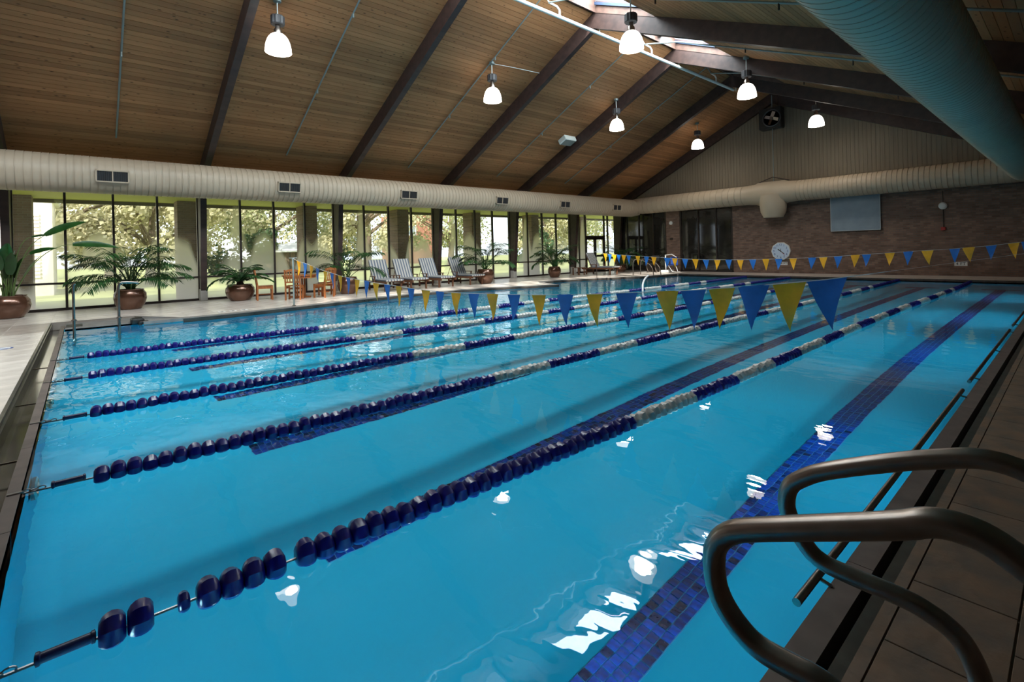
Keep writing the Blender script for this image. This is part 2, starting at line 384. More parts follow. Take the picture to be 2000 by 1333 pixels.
M_oak2 = leafy('oak leaves green', (0.18, 0.21, 0.09), (0.46, 0.46, 0.25))
M_shrub = leafy('shrub leaves', (0.03, 0.06, 0.03), (0.08, 0.13, 0.06))

# ------------------------------------------------------------------ key numbers
ZD = 0.08                 # deck height above the water
XW = -18.5                # window wall
YF = 24.48                # end wall
XR = 1.7                  # wall behind the camera on the right
YN = -4.2                 # wall behind the camera
BAY = 4.38
YK = [2.90 + BAY * k for k in range(-1, 5)]      # -1.48 .. 20.42
XA, ZA = -9.34, 7.94      # underside of the beams at the ridge
SL, SR = 0.48, 0.438
CO = 0.48                 # ceiling above beam underside
def zl(x): return ZA - SL * (XA - x)
def zr(x): return ZA - SR * (x - XA)
PX0, PX1, PY0, PY1, PZ = -13.73, -0.70, -0.31, 22.0, -1.25
LEFT = [(-13.73, -0.31), (-13.73, 0.93), (-13.32, 0.98), (-13.30, 1.7), (-13.32, 2.5), (-13.42, 3.3), (-13.62, 4.3), (-13.88, 5.4), (-14.15, 6.6), (-14.38, 7.8), (-14.5, 9.0),
        (-14.45, 10.2), (-14.25, 11.2), (-13.9, 12.2), (-13.45, 13.1), (-13.15, 13.8), (-14.1, 14.15), (-14.9, 14.7), (-15.0, 15.6), (-14.75, 16.6), (-14.35, 17.6), (-13.85, 18.6), (-13.9, 19.1), (-13.3, 19.25), (-13.15, 20.4), (-13.0, 22.0)]
POOL = LEFT + [(PX1, PY1), (PX1, PY0)]

# ------------------------------------------------------------------ pool basin
basin = empty('pool_basin'); struct(basin, 'white plastered lap pool basin under blue water')
b = MB(); b.quad([(x, y, PZ) for x, y in POOL]); o = b.ob('basin_floor', M_plaster, basin); o.cycles.is_caustics_receiver = True
b = MB()
for i in range(len(POOL)):
    a, c = POOL[i], POOL[(i + 1) % len(POOL)]
    b.quad([(a[0], a[1], PZ), (c[0], c[1], PZ), (c[0], c[1], 0.02), (a[0], a[1], 0.02)])
b.ob('basin_wall', M_plaster, basin)
# water, reaching a touch into the coping all round
me = bpy.data.meshes.new('pool_water')
cxp = sum(p[0] for p in POOL) / len(POOL); cyp = sum(p[1] for p in POOL) / len(POOL)
me.from_pydata([(x + (0.03 if x > cxp else -0.03), y + (0.02 if y > cyp else -0.02), 0.0) for x, y in POOL], [], [tuple(range(len(POOL)))[::-1]])
me.materials.append(water_mat()); me.update()
if me.polygons[0].normal.z < 0: me.flip_normals()
me.polygons[0].use_smooth = True
wo = link('pool_water', me); wo.cycles.is_caustics_caster = True; tag(wo, 'clear rippled blue water filling the lap pool', 'water', kind='stuff')

# lane marker tiles on the bottom: near ones one by one, the rest as one mesh
tile_me = MB().box(-0.0262, 0.0262, -0.0262, 0.0262, 0, 0.006).data('tile', M_tile)
for li, (cx, y0, n_ind) in enumerate(((-1.60, 1.2, 75), (-3.42, 1.2, 75), (-5.25, 1.2, 60), (-7.05, 1.2, 30), (-8.85, 1.2, 0), (-10.65, 1.2, 0))):
    root = empty('lane_marker', (cx, y0, PZ)); struct(root, 'dark blue tiled lane marker on the pool floor')
    b = MB(); b.box(-0.122, 0.122, -0.001, 19.401, 0.0, 0.003); b.ob('grout_bed', M_tgrout, root)
    for j in range(n_ind):
        for i in range(4):
            t = link('tile', tile_me, root); t.location = ((i - 1.5) * 0.06, 0.03 + j * 0.06, 0.001)
    b = MB()
    for j in range(n_ind, 323):
        for i in range(4):
            x = (i - 1.5) * 0.06; y = 0.03 + j * 0.06
            b.quad([(x - .027, y - .027, .006), (x + .027, y - .027, .006), (x + .027, y + .027, .006), (x - .027, y + .027, .006)])
    o = b.ob('tile_run', M_tileg, root); o['kind'] = 'stuff'
    b = MB(); b.box(-0.42, 0.42, 19.17, 19.4, 0.0, 0.006); b.ob('cross_tile', M_tileg, root)

# underwater pool lamps in the right wall, added ones in the near wall
ORD = ('first', 'second', 'third', 'fourth', 'fifth')
def pool_lamp(x, y, z, d, power, lab, size=0.3):
    root = empty('pool_lamp', (x, y, z)); tag(root, lab, 'lamp', 'underwater pool lamps')
    ax = 'x' if abs(d[0]) > 0.5 else 'y'
    s = d[0] if ax == 'x' else d[1]
    b = MB(); b.lathe([(0.16, 0.0), (0.165, 0.02 * s), (0.13, 0.03 * s), (0.125, 0.005 * s)], n=24, axis=ax); b.ob('bezel', M_rail, root)
    l = bpy.data.lights.new('pool_light', 'AREA'); l.shape = 'DISK'; l.size = size; l.energy = power * POOL_LAMP; l.color = (0.4, 0.85, 1.0)
    lo = bpy.data.objects.new('lamp_light', l); COL.objects.link(lo); lo.parent = root
    lo.location = (d[0] * 0.06, d[1] * 0.06, 0)
    lo.rotation_euler = Vector((-d[0], -d[1], 0.12)).to_track_quat('Z', 'Y').to_euler()
for i, (y, pw) in enumerate(((1.2, 190), (4.6, 260), (9.3, 230), (13.5, 170), (18.0, 120))): pool_lamp(PX1 - 0.01, y, -0.55, (-1, 0, 0), pw, ORD[i] + ' underwater lamp along the grab bar wall, counted from the camera')
for i, (x, pw) in enumerate(((-2.4, 70), (-4.9, 120), (-7.4, 170), (-9.9, 200), (-12.4, 170))): pool_lamp(x, PY0 + 0.01, -0.55, (0, 1, 0), pw, ORD[i] + ' added unseen lamp in the near end wall, counted from the camera')  # unseen lamps added to brighten the water

# ------------------------------------------------------------------ floor: deck slabs and tiles
floor = empty('floor'); struct(floor)
def deck_slab(poly, m, name='deck_slab'):
    b = MB(); n = len(poly)
    b.mesh([(x, y, ZD - 0.008) for x, y in poly] + [(x, y, ZD - 0.35) for x, y in poly], [tuple(range(n))] + [(i, (i + 1) % n, n + (i + 1) % n, n + i) for i in range(n)])
    return b.ob(name, m, floor)
CW = 0.30   # coping width on the window side
left_out = [(-14.95, -0.55), (-14.95, 0.93)] + [(x - CW, y) for x, y in LEFT[3:15]] + [(-13.55, 13.75), (-14.3, 13.9)] + [(x - CW, y) for x, y in LEFT[17:]]
deck_slab([(XW - .1, YN), (XW - .1, YF)] + [(-13.3, YF)] + [(-13.3, 22.2)] + left_out[::-1] + [(-14.95, YN)], M_grout)
deck_slab([(-14.95, YN), (-14.95, -0.56), (XR, -0.56), (XR, YN)], M_grout)
deck_slab([(-0.505, -0.56), (XR, -0.56), (XR, YF), (-0.505, YF)], M_grout)
deck_slab([(-13.3, 22.17), (-13.3, YF), (-0.505, YF), (-0.505, 22.17)], M_grout)
def inside_pool(x, y, m=0.0):
    xs = []
    for i in range(len(left_out) - 1):
        (xa, ya), (xb, yb) = left_out[i], left_out[i + 1]
        if min(ya, yb) <= y <= max(ya, yb) and abs(ya - yb) > 1e-6: xs.append(xa + (xb - xa) * (y - ya) / (yb - ya))
    lim = min(xs) if xs else -14.95
    return -0.5 > x > lim - m and -0.56 < y < 22.17
def tile_data(w, h, m, t=0.01):
    return MB().box(-w / 2 + .003, w / 2 - .003, -h / 2 + .003, h / 2 - .003, -t, 0.0, bev=0.0015).data('tile', m)
TL = tile_data(0.6, 0.6, M_deck)
nx = int((18.5 - 13.0) / 0.6) + 1
for i in range(0, 9):
    for j in range(-5, 34):
        x = XW + 0.36 + i * 0.6; y = -0.85 + j * 0.6
        if y + .3 > YF or y < YN: continue
        if any(inside_pool(x + dx, y + dy) for dx in (-.3, .3) for dy in (-.29, .29)): continue
        t = link('tile', TL, floor); t.location = (x, y, ZD)
# cut tiles between the full grid and the coping
def row_fill(m):
    b = MB()
    n = len(left_out)
    poly = [(XW - .05, YN)] + [(XW - .05, YF)] + [(-13.3, YF), (-13.3, 22.2)] + left_out[::-1] + [(-14.95, YN)]
    b.quad([(x, y, ZD - 0.0035) for x, y in poly]); return b.ob('cut_tile_course', m, floor)
row_fill(M_deck)
# deck behind the near gutter, left part seen
for i in range(0, 23):
    for j in range(0, 3):
        x = -14.65 + i * 0.6; y = -0.86 - j * 0.6
        t = link('tile', TL, floor); t.location = (x, y, ZD)
TE = tile_data(0.6, 0.55, M_deck)
for i in range(0, 22):
    for j in range(0, 4):
        t = link('tile', TE, floor); t.location = (-13.0 + i * 0.6, 22.45 + j * 0.55, ZD)
TR = tile_data(0.295, 0.44, M_deckR)
for i in range(0, 7):
    for j in range(0, 52):
        if j > 22 and i > 2: continue
        x = -0.315 + i * 0.295; y = -0.4 + j * 0.44 + (0.22 if i % 2 else 0.0)
        if y > 22: continue
        t = link('tile', TR, floor); t.location = (x, y, ZD)
b = MB(); b.box(-0.505, -0.4655, -0.56, 22.17, ZD - .01, ZD); b.ob('edge_tile_course', M_deckR, floor)

# coping stones on the window side
cop = empty('coping'); struct(cop, 'grey stone coping along the window side of the pool')
for i in range(2, len(LEFT) - 1):
    p0, p1 = Vector(LEFT[i]), Vector(LEFT[i + 1])
    q0, q1 = Vector((p0.x - CW, p0.y)), Vector((p1.x - CW, p1.y))
    if i == 14: q1 = Vector((-13.55, 13.75))
    if i == 15: q0 = Vector((-13.55, 13.75)); q1 = Vector((-14.3, 13.9))
    if i == 16: q0 = Vector((-14.3, 13.9)); q1 = Vector((-15.2, 14.7))
    if i == 2: q0 = Vector((-14.0, 0.98)); q1 = Vector((-13.6, 1.7))
    n = max(1, round((p1 - p0).length / 0.6))
    for k in range(n):
        a, c = k / n + 0.004, (k + 1) / n - 0.004
        v = [p0.lerp(p1, a), p0.lerp(p1, c), q0.lerp(q1, c), q0.lerp(q1, a)]
        b = MB(); b.mesh([(p.x, p.y, 0.078) for p in v] + [(p.x, p.y, -0.12) for p in v], [(0, 1, 2, 3), (4, 5, 6, 7), (0, 1, 5, 4), (1, 2, 6, 5), (2, 3, 7, 6), (3, 0, 4, 7)])
        b.ob('coping_stone', M_coping, cop)
b = MB()
for i in range(3, len(LEFT) - 1):
    p0, p1 = LEFT[i], LEFT[i + 1]
    b.quad([(p0[0] + .012, p0[1], -.14), (p1[0] + .012, p1[1], -.14), (p1[0] + .012, p1[1], .066), (p0[0] + .012, p0[1], .066)])
b.ob('waterline_band', M_slotwet, cop)
# wide grey ledge beside the entry steps, with its gutter box
led = MB(); led.box(-14.95, -13.73, -0.30, 0.95, -0.1, 0.03); o = led.ob('entry_ledge', M_coping); struct(o)
b = MB(); b.box(-14.6, -14.05, -0.29, -0.02, 0.031, 0.036); o = b.ob('gutter_outlet', M_slot); struct(o)
b = MB(); b.box(-13.98, -13.60, 0.78, 1.02, 0.0, 0.13, bev=0.03).box(-13.62, -13.42, 0.9, 1.1, -0.02, 0.08, bev=0.02); o = b.ob('skimmer_box', M_black)
tag(o, 'black skimmer box in the pool corner by the entry rails', 'pool fitting')

# gutters (near end, camera side and far end): curb, channel, metal strip
def gutter(name, f, L0, L1, lab, bars=None):
    """f maps (along, out, z) to world; out is measured from the water's edge"""
    root = empty(name); struct(root, lab)
    def bar(nm, o0, o1, z0, z1, m, s0=L0, s1=L1, parent=root):
        b = MB(); v = [f(s, o, z) for z in (z0, z1) for s, o in ((s0, o0), (s1, o0), (s1, o1), (s0, o1))]
        b.mesh(v, [(0, 1, 2, 3), (4, 5, 6, 7), (0, 1, 5, 4), (1, 2, 6, 5), (2, 3, 7, 6), (3, 0, 4, 7)]); return b.ob(nm, m, parent)
    n = max(1, round((L1 - L0) / 1.5))
    for k in range(n):
        bar('curb_stone', 0.0, 0.095, -0.3, 0.02, M_curb, L0 + (L1 - L0) * k / n + 0.002, L0 + (L1 - L0) * (k + 1) / n - 0.002)
    bar('channel_floor', 0.095, 0.165, -0.3, -0.11, M_slot)
    bar('metal_strip', 0.155, 0.195, -0.3, ZD, M_steel)
    if bars:
        for s in bars: bar('crossbar', 0.09, 0.16, 0.0, 0.012, M_rail, s, s + 0.012)
    return root
gutter('side_gutter', lambda s, o, z: (PX1 + o, s, z), -0.50, 22.15, 'dark slot gutter beside the camera side deck')
gutter('far_gutter', lambda s, o, z: (s, PY1 + o * 0.9, z), -13.0, -0.70, 'dark slot gutter under the far deck edge')
# near gutter is wider, with crossbars
ng = empty('near_gutter'); struct(ng, 'open metal gutter channel along the near end of the pool')
b = MB(); b.box(-14.95, -0.505, -0.575, -0.545, -0.3, ZD + .002); b.ob('metal_strip', M_steel, ng)
b = MB(); b.box(-14.95, -0.505, -0.545, -0.525, -0.3, 0.045); b.ob('metal_lip', M_steel, ng)
b = MB(); b.box(-14.95, -0.60, -0.525, -0.37, -0.3, -0.085); b.ob('channel_floor', M_slotwet, ng)
for k in range(9):
    x0 = -14.6 + k * 1.56
    b = MB(); b.box(x0 + .002, x0 + 1.556, -0.375, -0.31, -0.3, 0.02); b.ob('curb_stone', M_curb, ng)
for x in (-13.9, -9.1, -6.9, -5.0, -3.1): b = MB(); b.box(x, x + .014, -0.53, -0.37, 0.0, 0.012); b.ob('crossbar', M_rail, ng)

# ------------------------------------------------------------------ roof: planks, beams, skylight
ceil = empty('ceiling'); struct(ceil)
a_l, a_r = math.atan(SL), math.atan(SR)
PW = 0.142
pl_len = YF + 0.1 - YN
plank = MB().box(-PW / 2 + 0.004, PW / 2 - 0.004, 0, pl_len, 0, 0.03).data('plank', M_plank)
n_l = int(((XA - (XW - 0.3)) / math.cos(a_l)) / PW)
for i in range(n_l + 1):
    d = 0.05 + (i + .5) * PW
    x = XA - d * math.cos(a_l); o = link('plank', plank, ceil); o.location = (x, YN, zl(x) + CO); o.rotation_euler = (0, -a_l, 0)
SKX0, SKX1 = -9.25, -7.30
n_r = int(((XR + 0.2 - SKX1) / math.cos(a_r)) / PW)
for i in range(n_r + 1):
    x = SKX1 + (i + .5) * PW * math.cos(a_r); o = link('plank', plank, ceil); o.location = (x, YN, zr(x) + CO); o.rotation_euler = (0, a_r, 0)
b = MB()
def slab(x0, x1, zf, up, th, y0, y1, m=b):
    m.mesh([(x0, y0, zf(x0) + up), (x1, y0, zf(x1) + up), (x1, y0, zf(x1) + up + th), (x0, y0, zf(x0) + up + th), (x0, y1, zf(x0) + up), (x1, y1, zf(x1) + up), (x1, y1, zf(x1) + up + th), (x0, y1, zf(x0) + up + th)],
           [(0, 1, 2, 3), (4, 5, 6, 7), (0, 1, 5, 4), (1, 2, 6, 5), (2, 3, 7, 6), (3, 0, 4, 7)])
slab(XW - 0.15, XA, zl, CO + 0.045, 0.15, YN, YF + .1); slab(SKX1, XR + .3, zr, CO + 0.045, 0.15, YN, YF + .1)
b.ob('roof_deck', M_fascia, ceil)
# skylight shaft and glazing, one per bay
yb = [YN] + YK + [YF]
for k in range(len(yb) - 1):
    y0, y1 = yb[k] + 0.1, yb[k + 1] - 0.1
    root = empty('skylight', ((SKX0 + SKX1) / 2, (y0 + y1) / 2, 8.4)); tag(root, kind='structure', label='ridge skylight with white frames between two beams')
    ox, oy, oz = root.location
    def part(nm, m, fn):
        q = MB(); fn(q); q.v = [(x - ox, y - oy, z - oz) for x, y, z in q.v]; return q.ob(nm, m, root)
    zt = zr(SKX0) + CO
    nb = 10
    for j in range(nb):
        ya, yc = y0 + (y1 - y0) * j / nb, y0 + (y1 - y0) * (j + 1) / nb
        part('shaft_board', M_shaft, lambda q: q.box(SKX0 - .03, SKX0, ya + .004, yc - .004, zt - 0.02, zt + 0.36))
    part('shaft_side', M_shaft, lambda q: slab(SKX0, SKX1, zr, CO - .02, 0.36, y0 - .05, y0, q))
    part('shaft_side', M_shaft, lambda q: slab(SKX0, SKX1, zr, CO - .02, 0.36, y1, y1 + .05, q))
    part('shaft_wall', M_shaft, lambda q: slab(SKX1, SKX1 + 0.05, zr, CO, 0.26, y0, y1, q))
    nn = 4
    for j in range(nn + 1):
        yy = y0 + (y1 - y0) * j / nn
        part('glazing_bar', M_bar, lambda q: slab(SKX0, SKX1, zr, CO + 0.20, 0.08, yy - (0.16 if j % 2 else 0.06), yy + (0.16 if j % 2 else 0.06), q))
    part('glazing_frame', M_screen, lambda q: slab(SKX1 - .08, SKX1, zr, CO + 0.19, 0.08, y0, y1, q))
    for j in range(nn):
        ya, yc = y0 + (y1 - y0) * j / nn, y0 + (y1 - y0) * (j + 1) / nn
        part('glass_pane' if k < len(yb) - 3 else 'cover_panel', MATS.setdefault('opalpane', window_glass('skylight glass', 0)) if k < len(yb) - 3 else M_cover, lambda q: q.quad([(SKX0, ya, zr(SKX0) + CO + .26), (SKX1, ya, zr(SKX1) + CO + .26), (SKX1, yc, zr(SKX1) + CO + .26), (SKX0, yc, zr(SKX0) + CO + .26)]))
# frames: left rafter, right rafter, column, one portal per bay
BWD = 0.085
for k, y in enumerate(YK + [YF - 0.12]):
    b = MB()
    xe = XW + 0.05
    b.prism([(xe, zl(xe)), (XA, ZA), (XA, ZA + CO), (xe, zl(xe) + CO)], 'y', y - BWD, y + BWD)
    o = b.ob('roof_beam', M_beam); struct(o, 'dark stained laminated rafter on the window side')
    b = MB()
    b.prism([(XA, ZA), (XR, zr(XR)), (XR, zr(XR) + CO), (XA, ZA + CO)], 'y', y - BWD, y + BWD)
    o = b.ob('roof_beam', M_beam); struct(o, 'dark stained laminated rafter on the camera side')
    c = empty('column', (XW, y, ZD)); struct(c, 'dark tapered laminated column between window panes')
    q = MB(); q.prism([(0.02, 0.22), (0.30, 0.22), (0.62, 3.46), (0.02, 3.46)], 'y', -0.085, 0.085); q.ob('shaft', M_beam, c)
    q = MB(); q.box(0.0, 0.31, -0.1, 0.1, 0, 0.36, bev=0.008); q.ob('shoe', M_concrete, c)

# ------------------------------------------------------------------ window wall
zt = 3.62
hdr = MB(); hdr.box(XW - 0.1, XW + 0.06, YN, YF, zt, 4.05); o = hdr.ob('trim_1', M_frame); struct(o)
wn = 0
for k, y in enumerate([YN] + YK + [YF]):
    if k == len(YK) + 1: break
    y0 = y + (BWD if k else 0); y1 = ([YN] + YK + [YF])[k + 1] - BWD
    last = (k == len(YK))
    wn += 1
    root = empty('window_%d' % wn, (XW, y0, ZD)); struct(root, 'floor to ceiling window bay with misted panes')
    Lb = y1 - y0
    n = 4 if k else 3
    offs = [Lb * i / n for i in range(n + 1)]
    if last: offs = [0, 0.62, 1.16, 2.86, 3.2, Lb]
    def part(nm, m, *bx):
        q = MB(); q.box(*bx); return q.ob(nm, m, root)
    part('bottom_rail', M_frame, -0.05, 0.05, 0, Lb, 0, 0.07)
    for i, t in enumerate(offs):
        part('mullion', M_frame, -0.055, 0.055, t - 0.028, t + 0.028, 0.0, zt - ZD)
    for i in range(len(offs) - 1):
        a, c = offs[i] + .028, offs[i + 1] - .028
        if last and i == 2: continue
        part('sill_rail', M_frame, -0.045, 0.045, a, c, 0.72, 0.775)
        for z0, z1 in ((0.07, 0.72), (0.775, zt - ZD)):
            q = MB(); q.quad([(0, a, z0), (0, c, z0), (0, c, z1), (0, a, z1)]); q.ob('pane', G_win, root)
# pair of glass doors in the last bay
y0 = YK[-1] + BWD + 1.16 + .03; dw = 1.64
d = empty('door_1', (XW, y0, ZD)); struct(d, 'pair of narrow glazed doors in dark frames')
def dpart(nm, m, *bx):
    q = MB(); q.box(*bx); return q.ob(nm, m, d)
dpart('transom', M_frame, -0.05, 0.05, 0, dw, 1.96, 2.08)
for s in (0, 1):
    a = 0.01 + s * dw / 2; c = a + dw / 2 - 0.02
    for (u0, u1, v0, v1) in ((a, a + .09, 0, 1.96), (c - .09, c, 0, 1.96), (a, c, 0, .22), (a, c, 0.86, 0.96), (a, c, 1.86, 1.96)): dpart('door_frame', M_frame, -0.03, 0.03, u0, u1, v0, v1)
    for v0, v1 in ((.22, .86), (.96, 1.86)): q = MB(); q.quad([(0, a + .09, v0), (0, c - .09, v0), (0, c - .09, v1), (0, a + .09, v1)]); q.ob('door_pane', G_door, d)
    dpart('push_bar', M_rail, 0.06, 0.085, a + .1, c - .1, 0.95, 0.975)
q = MB(); q.quad([(0, 0, 2.08), (0, dw, 2.08), (0, dw, zt - ZD), (0, 0, zt - ZD)]); q.ob('pane', G_win, d)

# ------------------------------------------------------------------ other walls
ew = empty('wall_far', (0, YF, 0)); struct(ew)
def wpart(nm, m, x0, x1, z0, z1, t=0.3, y=0.0):
    q = MB(); q.box(x0, x1, y, y + t, z0, z1); return q.ob(nm, m, ew)
ZB = 3.62
wpart('brick_wall', M_brick, -11.36, XR, ZD, ZB)
wpart('brick_pier', M_brick, -15.06, -14.25, ZD, ZB)
wpart('lintel', M_frame, -18.5, -11.36, 3.45, ZB, 0.2)
q = MB(); q.prism([(XW - .3, ZB), (XR + .2, ZB), (XR + .2, zr(XR + .2) + CO), (XA, ZA + CO), (XW - .3, zl(XW - .3) + CO)], 'y', 0.02, 0.2); q.ob('gable_panel', M_siding, ew)
for i in range(int((XR - XW) / 0.145) + 1):       # vertical boards of the gable
    x = XW + 0.02 + i * 0.145
    zc = (zl(x + .07) if x < XA else zr(x + .07)) + CO - 0.02
    if zc < ZB + .1: continue
    q = MB(); q.box(x, x + 0.137, 0.0, 0.025, ZB, zc); q.ob('board', M_siding, ew)
for wi, (xa, xb, ms) in enumerate((( -18.3, -15.06, (-16.85, -15.9)), (-14.25, -11.36, (-13.19, -12.22)))):
    root = empty('window_%d' % (wn + 1 + wi), (xa, YF, ZD)); struct(root, 'dark glazed opening in the brick end wall')
    W = xb - xa
    for x in [0.06, W - .04] + [m - xa for m in ms]: q = MB(); q.box(x - .035, x + .035, 0.0, 0.08, 0.0, 3.4); q.ob('mullion', M_frame, root)
    edges = [0.09] + [m - xa for m in ms] + [W - .07]
    for i in range(3): q = MB(); q.box(edges[i] + .035, edges[i + 1] - .035, 0.05, 0.06, 0.06, 3.4); q.ob('pane', M_dglass, root)
    q = MB(); q.box(0, W, 0.0, 0.08, 0, 0.06); q.ob('bottom_rail', M_frame, root)
q = MB(); q.box(XW - .3, XR, 0.35, 0.45, 0, 5.0); q.ob('backing_wall', M_dkgrey, ew)
q = MB(); q.box(XR, XR + .3, YN, YF, 0, zr(XR) + 1.0); o = q.ob('wall_right', M_brickY); struct(o)
q = MB(); q.prism([(XW - .1, 0), (XR + .2, 0), (XR + .2, zr(XR) + 1), (XA, ZA + 1.2), (XW - .1, 4.2)], 'y', YN - .3, YN); o = q.ob('wall_near', M_brick); struct(o)

# ------------------------------------------------------------------ ducts
def ring_duct(axis_pts, r, pitch=0.13, n=32):
    """ribbed round duct along a straight run"""
    a, c = Vector(axis_pts[0]), Vector(axis_pts[1]); L = (c - a).length; k = int(L / pitch); pts = []; rr = []
    for i in range(k):
        t = i / k
        for u, q in ((0.0, 1.0), (0.80, 1.0), (0.80, 1.012), (0.88, 1.012), (0.88, 0.975), (0.999, 0.975)):
            pts.append(a.lerp(c, t + u / k)); rr.append(r * q)
    pts.append(c); rr.append(r)
    return MB().tube(pts, rr, n=n, caps=True)
LDX, LDZ, LDR = -16.72, 3.65, 0.48
EDY, EDZ, EDR = 24.0, 3.76, 0.45
RDX, RDZ, RDR = -1.21, 3.77, 0.45
dl = empty('air_duct', (LDX, 10, LDZ)); tag(dl, 'long cream round air duct running above the window wall', 'duct')
def rel(q, o):
    q.v = [(Vector(p) - o.location)[:] for p in q.v]; return q
rel(ring_duct(((LDX, YN + .05, LDZ), (LDX, 23.6, LDZ)), LDR, 0.15), dl).ob('duct_run', M_duct, dl)
rel(MB().tube([(LDX, 23.6, LDZ), (LDX, 24.0, LDZ + .03), (LDX + .1, EDY + .0, EDZ), (LDX + .5, EDY, EDZ)], [LDR, LDR * .98, EDR * .98, EDR], 32), dl).ob('elbow', M_duct, dl)
rel(MB().lathe([(0.05, -.4), (.35, -.3), (.44, -.1), (.455, 0), (.44, .1), (.35, .3), (.05, .4)], (LDX, EDY, LDZ + .05), 24), dl).ob('elbow_cap', M_duct, dl)
for y in (0.63, 4.96, 9.18, 13.66, 17.6, 21.65):
    a = R(8)
    g = MB()
    cx, cz = LDX + (LDR + .025) * math.cos(a), LDZ - (LDR + .02) * math.sin(a)
    Mx = Matrix.Translation((cx, y, cz)) @ Matrix.Rotation(a, 4, 'Y')
    for u0, u1, v0, v1 in ((-.34, .34, .125, .155), (-.34, .34, -.155, -.125), (-.34, -.31, -.155, .155), (.31, .34, -.155, .155), (-.012, .012, -.13, .13)):
        g.box(-0.05, 0.035, u0, u1, v0, v1, Mx)
    gr = rel(g, dl).ob('grille', M_duct, dl)
    g2 = MB(); g2.box(-0.04, 0.005, -.31, .31, -.13, .13, Mx); g2 = rel(g2, dl).ob('grille_back', M_black, gr)
    g3 = MB()
    for s in range(-7, 8):
        if s: g3.box(0.0, 0.02, s * .042 - .004, s * .042 + .004, -.125, .125, Mx)
    rel(g3, dl).ob('louvre', M_dkgrey, gr)
de = empty('air_duct', (-9, EDY, EDZ)); tag(de, 'cream round air duct across the end wall above the clock', 'duct')
rel(ring_duct(((LDX + .5, EDY, EDZ), (-10.2, EDY, EDZ)), EDR, 0.3), de).ob('duct_run', M_duct, de)
rel(ring_duct(((-8.3, EDY, EDZ), (RDX, EDY, EDZ)), EDR, 0.16), de).ob('duct_run', M_duct, de)
rel(MB().tube([(-10.3, EDY, EDZ), (-9.95, EDY, EDZ), (-9.85, EDY, EDZ), (-8.75, EDY, EDZ), (-8.6, EDY, EDZ), (-8.2, EDY, EDZ)], [EDR * 1.01, EDR * 1.08, EDR * 1.2, EDR * 1.2, EDR * 1.08, EDR * 1.01], 32), de).ob('tee_sleeve', M_duct, de)
rel(MB().lathe([(0.02, -1.02), (.40, -1.0), (.52, -.75), (.56, -.4), (.56, 0.0)], (-9.2, EDY - .12, EDZ - .12), 28), de).ob('drop_stub', M_duct, de)
rel(MB().tube([(-9.2, EDY, EDZ + .4), (-9.2, EDY, zl(-9.34) + .3)], 0.018, 8), de).ob('hanger_rod', M_pipe, de)
rel(MB().tube([(-9.9, EDY - .1, EDZ + .50), (-9.2, EDY - .1, EDZ + .72), (-8.5, EDY - .1, EDZ + .5)], 0.02, 6), de).ob('hanger_strap', M_frame, de)
dr = empty('air_duct', (RDX, 10, RDZ)); tag(dr, 'large cream round air duct overhead on the camera side', 'duct')
rel(ring_duct(((RDX, YN + .05, RDZ), (RDX, 23.6, RDZ)), RDR, 0.15, 40), dr).ob('duct_run', M_duct, dr)
rel(MB().lathe([(0.05, -.45), (.33, -.32), (.44, -.12), (.47, 0), (.44, .12), (.33, .32), (.05, .45)], (RDX, EDY, EDZ), 24), dr).ob('elbow_cap', M_duct, dr)
for y in (3.0, 8.4, 13.8, 19.2): rel(MB().tube([(RDX - .3, y, RDZ + .35), (RDX - .3, y, zr(RDX - .3) + CO)], 0.01, 6), dr).ob('hanger_rod', M_pipe, dr)

# ------------------------------------------------------------------ pendant lamps
def shade_prof():
    pr = []
    for i in range(13):
        t = i / 12.0
        a = t * PI / 2
        pr.append((0.06 + (0.278 - 0.06) * math.sin(a) ** 0.95, -0.42 * (1 - math.cos(a)) ** 1.0))
    return pr
def make_lamp():
    root = empty('pendant_lamp', (0, 0, 0))           # origin at the shade's open rim
    q = MB(); q.lathe([(r, h + 0.46) for r, h in shade_prof()], n=28); sh = q.data('shade', M_opal)
    # leave the rim open: drop the bottom cap
    bm = bmesh.new(); bm.from_mesh(sh); bmesh.ops.delete(bm, geom=[f for f in bm.faces if len(f.verts) > 4], context='FACES'); bm.to_mesh(sh); bm.free()
    link('shade', sh, root)
    q = MB(); q.lathe([(0.05, 0.43), (0.085, 0.46), (0.085, 0.54), (0.05, 0.6), (0.05, 0.66)], n=16); q.ob('collar', M_rail, root)
    q = MB(); q.lathe([(0.135, 0.66), (0.145, 0.68), (0.145, 0.84), (0.13, 0.86)], n=24, smooth=False, mod=lambda a: 1.0 + 0.04 * math.cos(12 * a)); q.ob('ballast_housing', M_dkgrey, root)
    q = MB(); q.tube([(0, 0, 0.86), (0, 0, 1.30)], 0.014, 8); q.ob('stem', M_pipeL, root)
    q = MB(); q.lathe([(0.02, 1.27), (0.085, 1.29), (0.085, 1.36), (0.02, 1.37)], n=16); q.ob('canopy', M_pipe, root)
    return root
lamp_light = bpy.data.lights.new('pendant_light', 'POINT'); lamp_light.energy = LAMP; lamp_light.shadow_soft_size = 0.18; lamp_light.color = (1.0, 0.90, 0.76)
proto = make_lamp()
LL = ['leftmost pendant lamp, opal glass dome high above the palms', 'opal dome pendant lamp with a cable running from its canopy to a rafter', 'opal dome pendant lamp beside the fourth rafter, past the ceiling speaker', 'smallest opal dome pendant lamp, nearest the end wall on the window side',
      'large opal dome pendant lamp hanging in front of the skylight', 'opal dome pendant lamp at the end of the bright pipe near the last skylight', 'opal dome pendant lamp in front of the gable right of the fan heater', 'opal dome pendant lamp over the camera side out of the picture']
